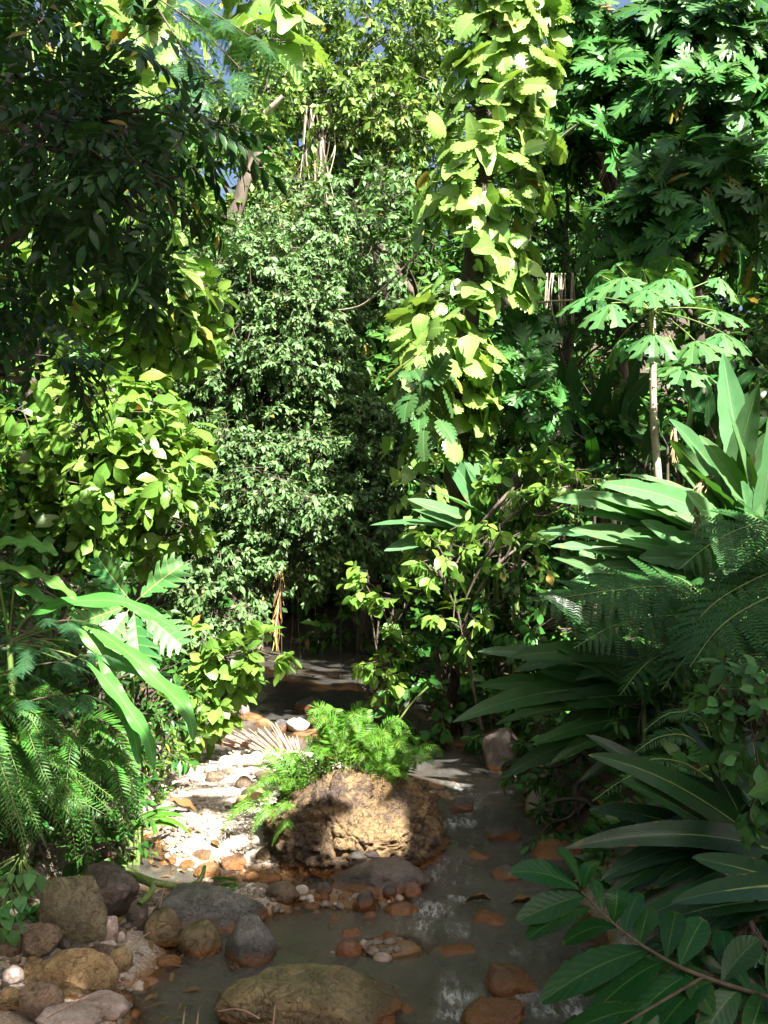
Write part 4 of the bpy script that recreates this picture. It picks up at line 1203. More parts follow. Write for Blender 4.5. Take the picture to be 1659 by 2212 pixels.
clump('heliconia_clump', 'shaded heliconia clump drooping over the stream from the right bank', P(1430, 1480, 9),
      [(1032, 1408), (1028, 1482), (978, 1560), (1070, 1566), (1082, 1682), (1165, 1450), (1190, 1650), (1120, 1540), (1210, 1560), (1250, 1690), (1100, 1420), (1150, 1610), (1300, 1620), (1240, 1470), (1280, 1400), (1330, 1700)], .105, 'heli_shaded', group=HG, arch=.13, pet=.16, sprd=.2, extra=12, follow=.35, jag=.2)
GG = 'ginger clumps at the lower right'
clump('ginger_clump', 'glossy dark ginger clump with long leaves at the lower right frame edge', P(1690, 1850, 5.6),
      [(1468, 1560, -.1, 1.2), (1510, 1590, -.3, 1.1), (1338, 1688), (1272, 1748), (1222, 1832, -.6, 1.1), (1298, 1902), (1360, 1930), (1335, 1790), (1420, 1720), (1430, 1780), (1390, 1850), (1350, 1975), (1290, 1800), (1410, 1920), (1480, 1690), (1530, 1640), (1400, 1660), (1300, 1950)], .068, 'ginger', group=GG, arch=.14, pet=.15, sprd=.14, jag=.03, depth=-.4, extra=10)
clump('ginger_clump', 'grey backed ginger leaf group lying flat at the right edge above the wrinkled branch', P(1720, 1905, 4.9),
      [(1495, 1852, -.3, 1.1), (1330, 2010), (1400, 2000), (1450, 1950), (1370, 2060), (1480, 2050)], .055, 'ginger', group=GG, arch=.05, pet=.1, sprd=.08, jag=.02, depth=-.3)

# tree fern fronds from the right
def fern_plant(name, label, base, fronds, mat, Ts, n, lf, cat='fern', group=None, hint=None, start=.15, r=.008, stem='stem', loc=None, swp=.45, drp=.1):
    t = thing(name, label, cat, base if loc is None else loc, group)
    L, S = MB(), MB()
    for pts in fronds:
        path = poly(pts, 26)
        ln = np.linalg.norm(np.diff(path, axis=0), axis=1).sum()
        S.tube(path, [r, r * .3], 5)
        h = (UP * .8 - A(0, .45, 0) + rng.normal(0, .15, 3)) if hint is None else hint
        frond(L, path, n, lambda s: ln * lf(s), Ts, h, start, swp, drp)
    L.build('foliage', mat, t)
    S.build('stalks', stem, t, True)
    return t
tf = lambda s: .30 * min(1, s / .25 + .1) * (1.02 - s ** 2)
B1 = P(1800, 1240, 8.2)
fern_plant('tree_fern', 'feathery tree fern reaching in from the right edge below the lit heliconias', A(B1[0], B1[1], gz(B1[0], B1[1])), [
    [B1, P(1660, 1140, 8), P(1560, 1160, 7.8), P(1465, 1230, 7.6)], [B1, P(1690, 1230, 8), P(1560, 1290, 7.6), P(1480, 1370, 7.4)], [B1, P(1720, 1300, 8), P(1600, 1330, 7.7), P(1500, 1400, 7.5), P(1430, 1490, 7.4)],
    [B1, P(1700, 1400, 8), P(1610, 1420, 7.6), P(1530, 1520, 7.3)], [B1, P(1700, 1180, 8.4), P(1600, 1210, 8.4), P(1500, 1300, 8.4)], [B1, P(1760, 1100, 8.6), P(1690, 1120, 8.6), P(1600, 1180, 8.6)],
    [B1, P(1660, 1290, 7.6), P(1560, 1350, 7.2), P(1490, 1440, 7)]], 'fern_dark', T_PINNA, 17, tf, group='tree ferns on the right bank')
B2 = P(1560, 1330, 8.6)
fern_plant('tree_fern', 'dim tree fern with a broad flat frond pointing left above the drooping heliconia', A(B2[0], B2[1], gz(B2[0], B2[1])), [
    [B2, P(1450, 1270, 8.5), P(1330, 1275, 8.3), P(1220, 1290, 8.2), P(1135, 1300, 8.1)], [B2, P(1440, 1330, 8.3), P(1330, 1350, 8.1), P(1240, 1400, 8)], [B2, P(1480, 1390, 8.3), P(1400, 1430, 8), P(1340, 1500, 7.8)],
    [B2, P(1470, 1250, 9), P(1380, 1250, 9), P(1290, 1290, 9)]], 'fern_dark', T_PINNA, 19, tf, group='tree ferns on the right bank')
sf = lambda s: .105 * min(1, s / .15 + .3) * (1.03 - s ** 2.2) ** .8
B3 = P(1560, 1700, 6.6)
fern_plant('sword_fern', 'dark sword fern arching behind the ginger leaves at the right', A(B3[0], B3[1], gz(B3[0], B3[1])), [
    [B3, P(1500, 1600, 6.5), P(1430, 1590, 6.4), P(1365, 1630, 6.3)], [B3, P(1480, 1650, 6.4), P(1410, 1640, 6.3), P(1400, 1660, 6.2)], [B3, P(1490, 1680, 6.4), P(1380, 1670, 6.2), P(1280, 1730, 6.1)], [B3, P(1520, 1560, 6.6), P(1450, 1540, 6.6), P(1390, 1580, 6.6)],
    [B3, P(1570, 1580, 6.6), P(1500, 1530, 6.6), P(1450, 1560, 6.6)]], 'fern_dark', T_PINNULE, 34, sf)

# fern on the boulder
t_fr = []
for k in range(150):
    px = rng.uniform(-1, 1)
    d = A(px * .55, rng.uniform(-.25, .45), 0)
    b = BL + A(-.05, .10, .68) + d * A(.85, .5, 0) + A(0, 0, -.18 * abs(px) - .10 * (px < -.5))
    ln = rng.uniform(.34, .60)
    a = rng.uniform(0, 6.28)
    h = A(math.cos(a) * .6 + px * .45, math.sin(a) * .8 - .15, 0) * rng.uniform(.3, .9)
    up = rng.uniform(.75, 1.4) * (1 - .40 * abs(px))
    t_fr.append([b, b + (h * .35 + UP * up * .6) * ln, b + (h * .8 + UP * up * .85) * ln, b + (h * 1.15 + UP * up * .7) * ln])
for k in range(12):                                     # left skirt hanging down
    b = BL + A(rng.uniform(-.78, -.40), rng.uniform(-.40, .1), rng.uniform(.32, .55))
    ln = rng.uniform(.2, .34)
    h = A(rng.uniform(-1, .3), rng.uniform(-1, -.1), 0)
    t_fr.append([b, b + (h * .4 + UP * .3) * ln, b + (h * .8 + UP * .1) * ln, b + (h * 1.05 - UP * .35) * ln])
fern_plant('boulder_fern', 'lush bright green fern tuft growing on top of the big boulder', BL, t_fr, 'fern', T_PINNULE, 24, lambda s: .15 * min(1, s / .2 + .35) * (1.03 - s ** 2.2) ** .8, loc=BL + A(0, 0, .5), r=.004)

# sword ferns, left bank
BLF = P(-130, 1560, 6.2)
lf_ = []
for (u, v, dd, arc) in ((140, 1690, -.3, 1480), (185, 1575, -.1, 1470), (115, 1740, -.5, 1560), (60, 1860, -.6, 1600), (205, 1640, 0, 1500), (150, 1620, .1, 1500), (70, 1760, -.3, 1600), (30, 1800, -.4, 1640), (225, 1800, .4, 1650), (170, 1850, .3, 1700), (280, 1870, .5, 1760), (250, 1760, .5, 1660), (110, 1650, -.2, 1530), (40, 1690, -.3, 1560), (195, 1720, .3, 1590), (100, 1830, 0, 1680), (160, 1770, .1, 1620), (20, 1570, -.1, 1470), (90, 1560, .1, 1450)):
    e = P(u, v, 6.2 + dd)
    b = BLF + A(rng.uniform(-.1, .5), rng.uniform(-.2, .5), rng.uniform(-.3, .15))
    if u > 220:
        b = P(100, 1680, 6.6) + rng.normal(0, .08, 3)
    m = P((u * .55 - 50 * .45), arc, 6.2 + dd * .6)
    for q_ in (0, 1):
      e = e + rng.normal(0, .10, 3) * q_
      m = m + rng.normal(0, .08, 3) * q_
      lf_.append([b, (b + m) / 2 + UP * .05, m * .5 + (b + e) * .25 + UP * .08, e])
fern_plant('sword_fern', 'cascading green sword fern hanging over the left bank', A(BLF[0], BLF[1], gz(BLF[0], BLF[1])), lf_, 'fern_mid', T_PINNULE, 58, lambda s: .090 * min(1, s / .12 + .4) * (1.03 - s ** 2.5) ** .8, r=.005)

B4 = P(150, 1690, 7.4)
f4 = []
for k in range(34):
    b_ = B4 + rng.normal(0, .16, 3) * A(1.6, 1, .8)
    a_ = rng.uniform(-.9, 1.3)
    ln_ = rng.uniform(.5, .95)
    h_ = A(math.sin(a_), -math.cos(a_) * .7, 0)
    f4.append([b_, b_ + (h_ * .35 + UP * .32) * ln_, b_ + (h_ * .75 + UP * .22) * ln_, b_ + (h_ * 1.05 - UP * rng.uniform(.1, .5)) * ln_])
fern_plant('sword_fern', 'lower sword fern tuft arching over the left bank just above the stones', A(B4[0], B4[1], gz(B4[0], B4[1])), f4, 'fern_mid', T_PINNULE, 40, lambda s: .10 * min(1, s / .12 + .4) * (1.03 - s ** 2.5) ** .8, r=.004)

# left shrubs with broad leaves
b0 = base_at(120, 10.2)
tree('broad_leaved_shrub', 'sunlit broad leaved shrub with yellow green leaves filling the left middle', 'shrub', b0, [b0, P(150, 1150, 10), P(180, 950, 9.8)], .05,
     [(230, 960, 150, 70, 9.3, .6), (120, 900, 120, 90, 9.6, .6), (330, 1020, 90, 90, 9.2, .5), (230, 1060, 140, 60, 9.2, .5), (340, 930, 70, 60, 9.4, .4), (70, 1010, 80, 110, 9.5, .5), (350, 1130, 70, 60, 9.2, .4), (220, 1160, 120, 50, 9.3, .4), (270, 870, 100, 40, 9.5, .5), (60, 1120, 80, 60, 9.4, .4)],
     66, 7, .22, T_BROAD, .185, 'broad', droop=.25, tdroop=.15, upn=.6, outn=.6)
b0 = base_at(200, 11.5)
tree('broad_leaved_shrub', 'taller broad leaved shrub just under the dark compound leaves', 'shrub', b0, [b0, P(200, 1000, 11.2), P(240, 650, 10.8)], .05,
     [(230, 560, 110, 60, 10.4, .6), (330, 640, 90, 80, 10.2, .6), (220, 660, 110, 70, 10.3, .6), (390, 690, 65, 60, 10.2, .5), (300, 540, 90, 60, 10.5, .5), (160, 610, 80, 80, 10.5, .6), (330, 740, 80, 50, 10.3, .5), (430, 660, 40, 40, 10.2, .3)],
     56, 7, .24, T_BROAD, .21, 'broad', droop=.25, tdroop=.15, outn=.6)
b0 = base_at(560, 12.6, -1.4)
tree('obovate_shrub', 'sunlit sprig of large obovate leaves reaching over the stream from the left bank', 'shrub', b0, [b0, P(420, 1480, 11.6), P(470, 1430, 11.2), P(560, 1405, 11)], .018,
     [(570, 1408, 42, 22, 10.9, .25), (510, 1420, 40, 26, 11, .25), (470, 1455, 60, 34, 11.2, .3), (420, 1400, 50, 40, 11.3, .3), (450, 1520, 60, 40, 11.2, .3), (400, 1560, 50, 40, 11.3, .3), (420, 1470, 60, 40, 11.4, .3)],
     52, 8, .12, T_BROAD, .20, 'broad', droop=.15, tdroop=.0, upn=.9, limb=True, bunch=.5)

# filler vegetation of the left bank
for (lb, u, d, ells, dn, sz, mt, Ts) in (
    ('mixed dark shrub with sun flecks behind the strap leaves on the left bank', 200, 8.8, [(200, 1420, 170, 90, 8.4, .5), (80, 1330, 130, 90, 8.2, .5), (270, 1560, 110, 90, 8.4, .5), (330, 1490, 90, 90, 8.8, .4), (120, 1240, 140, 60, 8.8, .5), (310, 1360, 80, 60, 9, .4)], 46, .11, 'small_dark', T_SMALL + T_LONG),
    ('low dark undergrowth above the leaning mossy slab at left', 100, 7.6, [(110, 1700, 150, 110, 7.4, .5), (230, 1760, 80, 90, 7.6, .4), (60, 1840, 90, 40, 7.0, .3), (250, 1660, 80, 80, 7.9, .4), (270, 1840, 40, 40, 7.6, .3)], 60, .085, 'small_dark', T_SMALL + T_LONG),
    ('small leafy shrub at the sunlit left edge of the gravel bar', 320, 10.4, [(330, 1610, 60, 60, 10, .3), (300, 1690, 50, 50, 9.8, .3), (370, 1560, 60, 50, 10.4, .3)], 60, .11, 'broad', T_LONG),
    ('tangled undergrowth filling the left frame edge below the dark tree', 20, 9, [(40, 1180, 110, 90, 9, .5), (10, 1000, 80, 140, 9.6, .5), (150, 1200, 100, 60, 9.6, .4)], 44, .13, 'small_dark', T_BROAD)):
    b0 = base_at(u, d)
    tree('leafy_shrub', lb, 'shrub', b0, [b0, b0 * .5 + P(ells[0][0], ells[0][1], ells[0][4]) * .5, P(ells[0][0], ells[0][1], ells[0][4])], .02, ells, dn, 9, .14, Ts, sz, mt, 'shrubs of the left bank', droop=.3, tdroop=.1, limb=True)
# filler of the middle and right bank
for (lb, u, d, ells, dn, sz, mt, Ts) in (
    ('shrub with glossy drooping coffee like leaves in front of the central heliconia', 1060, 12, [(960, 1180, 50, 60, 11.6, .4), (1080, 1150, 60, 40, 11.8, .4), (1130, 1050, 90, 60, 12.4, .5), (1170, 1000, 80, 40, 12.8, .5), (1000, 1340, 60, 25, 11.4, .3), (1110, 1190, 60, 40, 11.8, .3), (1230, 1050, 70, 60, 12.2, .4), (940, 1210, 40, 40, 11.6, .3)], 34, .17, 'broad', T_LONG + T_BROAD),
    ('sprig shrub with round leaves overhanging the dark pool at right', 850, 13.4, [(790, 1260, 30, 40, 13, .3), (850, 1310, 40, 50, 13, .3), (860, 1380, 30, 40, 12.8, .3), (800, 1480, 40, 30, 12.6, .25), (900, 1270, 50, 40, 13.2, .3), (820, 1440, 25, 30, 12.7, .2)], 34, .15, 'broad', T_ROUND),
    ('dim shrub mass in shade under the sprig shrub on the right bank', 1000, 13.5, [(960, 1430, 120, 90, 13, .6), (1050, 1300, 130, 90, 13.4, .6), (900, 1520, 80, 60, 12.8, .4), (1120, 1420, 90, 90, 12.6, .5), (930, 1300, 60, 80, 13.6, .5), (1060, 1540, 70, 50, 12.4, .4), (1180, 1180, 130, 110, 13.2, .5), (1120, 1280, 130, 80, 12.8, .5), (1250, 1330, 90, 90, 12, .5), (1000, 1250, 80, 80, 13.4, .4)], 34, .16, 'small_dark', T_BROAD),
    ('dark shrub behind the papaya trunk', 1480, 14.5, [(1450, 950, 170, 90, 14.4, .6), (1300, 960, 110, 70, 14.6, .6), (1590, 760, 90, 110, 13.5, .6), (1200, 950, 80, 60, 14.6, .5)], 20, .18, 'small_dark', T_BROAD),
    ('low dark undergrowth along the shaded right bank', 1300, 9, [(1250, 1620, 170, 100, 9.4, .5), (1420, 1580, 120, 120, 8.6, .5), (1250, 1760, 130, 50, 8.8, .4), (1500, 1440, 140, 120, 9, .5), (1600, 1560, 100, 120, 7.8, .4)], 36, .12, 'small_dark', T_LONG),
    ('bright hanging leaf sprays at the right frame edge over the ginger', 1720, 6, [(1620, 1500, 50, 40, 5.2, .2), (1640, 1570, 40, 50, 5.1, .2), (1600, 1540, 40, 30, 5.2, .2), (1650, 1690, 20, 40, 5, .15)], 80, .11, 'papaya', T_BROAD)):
    b0 = base_at(u, d)
    tree('leafy_shrub', lb, 'shrub', b0, [b0, b0 * .5 + P(ells[0][0], ells[0][1], ells[0][4]) * .5, P(ells[0][0], ells[0][1], ells[0][4])], .02, ells, dn, 9, .18, Ts, sz, mt, 'shrubs of the middle and right bank', droop=.45, tdroop=.2, limb=True)

# lobed sapling
def sapling():
    b = base_at(260, 8.0)
    t = thing('lobed_leaf_sapling', 'young sapling with a fan of big deeply lobed veined leaves at left', 'plant', b)
    c = P(287, 1305, 7.4)
    S, L = MB(), MB()
    S.tube(poly([b, (b + c) / 2 + A(.05, 0, .1), c], 12), [.016, .010], 6)
    for (u, v, dd, s, nx) in ((222, 1222, 0, .40, -.3), (368, 1232, 0, .40, .3), (180, 1340, -.1, .36, -.3), (225, 1390, -.2, .38, 0), (372, 1375, -.1, .40, .3), (300, 1420, -.2, .34, 0), (340, 1330, .2, .36, .2), (200, 1290, .2, .3, -.2)):
        e = P(u, v, 7.4 + dd)
        ax = e - c
        ln = np.linalg.norm(ax)
        L.inst(T_SAPL[int(rng.integers(0, 2))], [c + ax * .12], [ax], [A(nx, -1.0, .65) + rng.normal(0, .1, 3)], ln * 1.02)
        S.tube([c, c + ax * .25], [.006, .004], 4)
    L.build('foliage', 'sapling', t, True)
    S.build('stem', 'stem', t, True)
sapling()

# wavy strap leaves
def strap_plant():
    b = base_at(60, 7.2)
    t = thing('strap_leaf_plant', 'plant with long wavy edged shiny strap leaves arching over the left bank', 'plant', b)
    L, S = MB(), MB()
    c = P(20, 1390, 6.9)
    S.tube([b, c], [.03, .02], 6)
    for pts, w, dd in (([(70, 1325), (150, 1300), (260, 1300), (330, 1330), (388, 1362)], .056, -.3), ([(190, 1350), (270, 1405), (350, 1480), (405, 1540), (418, 1600)], .062, -.5), ([(180, 1390), (260, 1430), (340, 1470), (400, 1520), (412, 1590)], .058, -.2),
                       ([(190, 1430), (240, 1480), (290, 1550), (320, 1600), (332, 1660)], .056, -.55), ([(225, 1470), (270, 1540), (290, 1590), (300, 1650)], .052, -.3), ([(-20, 1180), (40, 1170), (90, 1180), (125, 1200)], .06, -.1), ([(-10, 1220), (60, 1235), (120, 1260), (165, 1295)], .055, -.2), ([(30, 1270), (90, 1290), (130, 1330)], .05, 0), ([(150, 1340), (210, 1400), (240, 1470), (262, 1540)], .05, -.1)):
        q = [P(u, v, 6.7 + dd * (i / (len(pts) - 1)) - .1) for i, (u, v) in enumerate(pts)]
        path = poly(q, 40)
        s = np.linspace(0, 1, 40)
        wd = .85 * w * np.minimum(1, s / .25 + .15) ** .7 * (1 - s ** 4) ** .7 + .002
        L.blade(path, wd, A(.25, -.75, .75) + rng.normal(0, .1, 3), .10, .42, 3.4, 6, 0)
        S.tube(bez(c, (c + q[0]) / 2 + UP * .06, q[0], 6), [.008, .006], 5)
    L.build('foliage', 'strap', t, True)
    S.build('stems', 'stem', t, True)
strap_plant()
feathery('feathery_shrub', 'dark blue green feathery mimosa like fronds at the left frame edge', 'shrub', base_at(-40, 6.6),
         [[P(-120, 1480, 6.2), P(0, 1400, 6), P(90, 1350, 5.9), P(150, 1340, 5.85)], [P(-120, 1500, 6.2), P(20, 1450, 6), P(120, 1430, 5.9), P(180, 1420, 5.85)], [P(-60, 1560, 6.2), P(80, 1510, 6), P(180, 1500, 5.9)], [P(-100, 1440, 6.2), P(20, 1390, 6.1), P(70, 1390, 6)]], 6, .27, 'feather', 13, .085, .6)

# foreground branch with wrinkled leaves
def wrinkle_branch():
    b = base_at(1900, 4.4)
    t = thing('wrinkled_leaf_branch', 'foreground branch with large wrinkled dark green leaves at the lower right', 'plant', b)
    L, S = MB(), MB()
    main = poly([b, P(1760, 2180, 4.3), P(1520, 2110, 4.1), P(1400, 2050, 4.0), P(1320, 1990, 3.95), P(1255, 1925, 3.9)], 30)
    S.tube(main, [.016, .010, .006, .004], 6)
    S.tube(poly([P(1520, 2110, 4.1), P(1400, 2180, 3.9), P(1300, 2240, 3.8)], 8), [.007, .004], 5)
    for (u0, v0, u1, v1, w, dd) in ((1250, 1920, 1103, 1885, .052, -.05), (1262, 1935, 1118, 1990, .054, -.15), (1275, 1960, 1138, 2030, .058, -.2), (1255, 1915, 1202, 1838, .034, 0), (1262, 1918, 1290, 1862, .04, .1), (1300, 1965, 1275, 1895, .03, .15),
                                    (1325, 1995, 1330, 1925, .048, .05), (1350, 2020, 1385, 1930, .04, .2), (1330, 2005, 1215, 2040, .04, .1), (1405, 2050, 1168, 2165, .068, -.25), (1410, 2055, 1260, 2150, .06, .1), (1440, 2075, 1280, 2190, .062, .0), (1380, 2040, 1400, 1960, .05, .2),
                                    (1470, 2085, 1520, 1985, .06, .2), (1500, 2100, 1330, 2240, .06, -.1), (1540, 2110, 1420, 2230, .065, -.1), (1560, 2120, 1640, 2030, .06, .1), (1600, 2135, 1510, 2260, .065, -.1), (1440, 2070, 1460, 1970, .05, .25), (1650, 2150, 1610, 2270, .06, -.2), (1660, 2150, 1700, 2040, .06, .1), (1400, 2180, 1230, 2230, .055, -.1),
                                    (1420, 2170, 1380, 2290, .055, -.1), (1580, 2125, 1560, 2010, .05, .3), (1620, 2140, 1540, 2060, .05, .2), (1690, 2160, 1600, 2180, .06, -.1), (1500, 2100, 1420, 2120, .05, .2), (1480, 2090, 1540, 2190, .06, 0)):
        d0 = 3.9 + (u0 - 1250) / 510 * .4
        a, c = P(u0, v0, d0), P(u1, v1, d0 + dd)
        m = (a + c) / 2 + UP * .05 + rng.normal(0, .012, 3)
        path = bez(a, m, c, 22)
        s = np.linspace(0, 1, 22)
        wd = 1.02 * w * np.sin(np.pi * np.clip(s, .02, 1) ** 1.15 * .97) ** .7 * (1 + .025 * np.sin(s * 55)) + .001
        L.blade(path, wd, UP * .8 - A(0, .6, 0) + rng.normal(0, .2, 3), .15, .05, 8, 8, .04)
    L.build('foliage', 'wrinkle', t, True)
    S.build('stem', 'twig', t, True)
wrinkle_branch()
b0 = base_at(1700, 4.6)
tree('leafy_shrub', 'dark leafy shrub in the bottom right corner behind the wrinkled branch', 'shrub', b0, [b0, P(1640, 2150, 4.7), P(1560, 2080, 4.7)], .02,
     [(1560, 2100, 110, 90, 4.7, .3), (1450, 2180, 110, 60, 4.5, .25), (1640, 1980, 60, 90, 4.9, .25), (1620, 2200, 90, 60, 4.3, .2), (1340, 2210, 60, 40, 4.5, .2)], 90, 7, .12, T_BROAD, .10, 'wrinkle', 'shrubs of the middle and right bank', droop=.3)

# dry fronds, vines, dead wood
def dry_frond(label, pts, spread, n, ln, mat='straw', down=.3, flat=None, r=.006):
    t = thing('dry_palm_frond', label, 'dry frond', pts[0])
    S, L = MB(), MB()
    path = poly(pts, 16)
    S.tube(path, [.022, .008], 6)
    tan = nrmz(np.gradient(path, axis=0))
    for k in range(n):
        s = (k + .5) / n
        i = int(s * 15)
        sg = 1 if k % 2 else -1
        sd = nrmz(np.cross(tan[i], UP if flat is None else flat))
        d = nrmz(tan[i] * .8 + sd * sg * spread - UP * down + rng.normal(0, .1, 3))
        e = path[i] + d * ln * rng.uniform(.7, 1.1)
        pa = bez(path[i], (path[i] + e) / 2 + rng.normal(0, .02, 3), e, 8)
        L.blade(pa, .012 * np.linspace(1, .25, 8), A(0, -1, .6) + rng.normal(0, .3, 3), .3, 0, 1, 2)
    L.build('leaflets', mat, t)
    S.build('midrib', 'straw', t, True)
dry_frond('dry pinkish palm frond with stiff comb like leaflets lying in the stream', [G(652, 1637, .05), G(600, 1632, .10), G(540, 1622, .08), G(480, 1612, .04)], .0, 2, .1)
t = [o for o in COL.objects if o.name.startswith('dry_palm_frond')][-1]
Lf = MB()
for k in range(62):
    s = k / 61
    a = G(650 - 100 * s, 1640 - 10 * s, .05 + .03 * s)
    e = a + A(-.12 - .62 * s, .25 - .05 * s + rng.uniform(-.1, .25), .42 - .30 * s) * rng.uniform(.75, 1.1) * (1.0 if s > .15 else .6 + s)
    Lf.blade(bez(a, (a + e) / 2 + UP * .03, e, 7), .011 * np.linspace(1, .35, 7), A(.3, -1, .5) + rng.normal(0, .3, 3), .4, 0, 1, 2)
Lf.build('leaflets', 'straw', t)
dry_frond('brown dry frond hanging from the central tree over the dark pool', [P(602, 1180, 14.2), P(606, 1260, 14.1), P(600, 1320, 14.1), P(592, 1375, 14)], .28, 40, .32, 'dead', .5, A(0, 1, 0))
dry_frond('pale dry frond tuft hanging high in the small leaved tree', [P(560, 445, 17), P(590, 450, 16.8), P(602, 480, 16.7), P(600, 520, 16.7)], .5, 34, .42, 'straw', .7, A(0, 1, 0))
dry_frond('dry yellow leaf hanging among the lit heliconias', [P(1457, 925, 10.4), P(1458, 960, 10.4), P(1455, 990, 10.4)], .3, 10, .16, 'dry', .5, A(0, 1, 0))
dry_frond('crumpled pinkish dead leaf folded over the heliconias', [P(1540, 1030, 9.6), P(1515, 1040, 9.5), P(1505, 1090, 9.5), P(1508, 1140, 9.5)], .3, 22, .2, 'dry', .5, A(0, 1, 0))
dry_frond('tan dry frond scrap caught between the breadfruit crowns', [P(1290, 330, 15.5), P(1310, 335, 15.4), P(1312, 360, 15.4)], .6, 30, .35, 'straw', .5, A(0, 1, 0))
def vine(name, label, pts, r, mat='twig', cat='vine', group=None, n=30):
    L = MB()
    L.tube(poly(pts, n), r, 6)
    V, Q, UV = L.arrays()
    tag(mesh_obj(name, V, Q, UV, M[mat], None, np.array(pts[0]), True), label, cat, group)
vine('liana', 'pale curved liana swinging between the central tree and the climber covered trunk', [P(715, 672, 15.2), P(780, 660, 14.6), P(840, 610, 14.2), P(885, 565, 14), P(930, 520, 13.6)], [.016, .013], 'pale_bark')
vine('bare_branch', 'thin pale bare branch crossing below the climber leaves toward the papaya', [P(1060, 665, 14), P(1130, 660, 13.6), P(1180, 652, 13.4), P(1240, 648, 13)], [.025, .012], 'pale_bark', 'branch')
vine('bare_branch', 'pale bare branch forking right of the climber covered trunk', [P(1190, 320, 14.5), P(1215, 295, 14.4), P(1246, 270, 14.2)], [.02, .015], 'pale_bark', 'branch')
vine('dead_tree', 'dark leaning dead trunk below the blue sky gap at left of centre', [P(455, 560, 17.2), P(490, 500, 17), P(515, 440, 17), P(530, 390, 17), P(560, 330, 17.2)], [.16, .13, .09], 'bark', 'trunk')
vine('pale_stub', 'short pale broken branch stub high in the left small leaved tree', [P(575, 245, 17), P(590, 230, 16.9), P(612, 208, 16.8)], [.07, .04], 'pale_bark', 'branch')
vine('leaning_tree', 'leaning pinkish trunk in shade behind the small breadfruit sapling', [P(1090, 640, 16), P(1150, 730, 16), P(1240, 880, 16)], [.12, .13], 'bark', 'trunk')
for k in range(24):
    u = 650 + rng.uniform(0, 70)
    vine('hanging_vine', 'thin brown vine in the tangle hanging under the tall vine draped tree', [P(u, 240 + rng.uniform(-20, 20), 18.8), P(u + rng.normal(0, 14), 320, 18.6), P(u + rng.normal(0, 18), 400 + rng.uniform(-20, 50), 18.6)], [.014, .008], 'twig' if k % 3 else 'pale_bark', 'vine', 'vines hanging at top centre', 14)
for k in range(14):
    u = 1180 + rng.uniform(0, 70)
    vine('aerial_root', 'thin aerial root hanging in the gap right of the climber covered trunk', [P(u, 590, 15.6), P(u + rng.normal(0, 4), 650, 15.6), P(u + rng.normal(0, 6), 700, 15.6)], [.010, .006], 'pale_bark', 'aerial root', 'aerial roots right of the climber trunk', 10)
for k in range(12):
    u = 560 + rng.uniform(0, 220)
    vine('hanging_root', 'thin root hanging from the central tree over the dark pool', [P(u, 1180, 14.8), P(u + rng.normal(0, 4), 1300, 14.8), P(u + rng.normal(0, 6), 1380 + rng.uniform(-60, 110), 14.8)], [.006, .004], 'twig', 'root', 'roots hanging over the dark pool', 10)
for k in range(7):
    u = 45 + 22 * k + rng.normal(0, 5)
    vine('bamboo_stem', 'thin pale upright stem behind the dark leaves at the upper left', [P(u, 420, 12), P(u + rng.normal(0, 6), 250, 12), P(u + rng.normal(0, 12), 60, 12)], [.016, .012], 'stem', 'stem', 'pale stems at the upper left', 10)
vine('bare_tree', 'thin bare grey trunk standing against the blue sky gap at top right', [P(1325, 400, 22), P(1320, 100, 22), P(1312, 20, 22), P(1318, -80, 22)], [.09, .05], 'bark', 'trunk')
vine('fallen_branch', 'green fallen branch bent across the edge of the gravel bar', [G(270, 1880, .18), G(330, 1905, .22), G(400, 1915, .14), G(432, 1900, .2), G(442, 1872, .22)], [.028, .024, .014], 'stem', 'branch')
vine('fallen_branch', 'short curved green stem stub beside the fallen branch', [G(300, 1955, .3), G(325, 1930, .3), G(328, 1912, .22), G(300, 1900, .2)], [.022, .022], 'stem', 'branch')
vine('grass_stalk', 'pale arching stalk leaning out from behind the fern boulder', [P(820, 1600, 10.5), P(862, 1555, 10.5), P(888, 1520, 10.5), P(925, 1483, 10.5)], [.014, .010, .012], 'stem', 'stalk')
for (u0, v0, u1, v1) in ((395, 2220, 402, 2175), (425, 2220, 432, 2175), (590, 2215, 598, 2155), (240, 2150, 100, 2200), (330, 2010, 250, 2090), (345, 1960, 360, 1905), (560, 2200, 470, 2185)):
    vine('dry_stick', 'thin dry stick poking up among the foreground stones', [G(u0, v0, .12), (G(u0, v0, .12) + G(u1, v1, .2)) / 2 + A(0, 0, .03), G(u1, v1, .25)], [.005, .003], 'straw', 'stick', 'dry sticks among the foreground stones', 8)
def litter(name, label, spots, Ts, mat, size, cat='dead leaf', group=None, h=.03):
    for (u, v, ang, s) in spots:
        p = G(u, v, .1)
        p = A(p[0], p[1], max(gz(p[0], p[1]), 0) + h)
        L = MB()
        L.inst(Ts[int(rng.integers(0, len(Ts)))], [p], [A(math.cos(ang), math.sin(ang), .08)], [UP + rng.normal(0, .25, 3)], size * s)
        V, Q, UV = L.arrays()
        tag(mesh_obj(name, V, Q, UV, M[mat], None, p, True), label, cat, group)
T_CURL = [t_leaf(.16, 6, .5, 1.2, .25, wave=.25), t_leaf(.2, 6, .45, .9, -.2, wave=.3, ph=2)]
litter('dead_leaf', 'curled orange brown dead leaf on the gravel bar', [(495, 1765, .3, 1)], T_CURL, 'dry', .42)
litter('dead_leaf', 'dark purple brown curled leaf on the gravel bar beside the bluish stone', [(430, 1785, 2.8, 1)], T_CURL, 'dead', .3)
litter('dead_leaf', 'dark curled dead leaf at the right edge of the shaded channel', [(1095, 1932, .2, 1), (1070, 1925, 2.8, .8)], T_CURL, 'dead', .26, group='dead leaves at the channel edge')
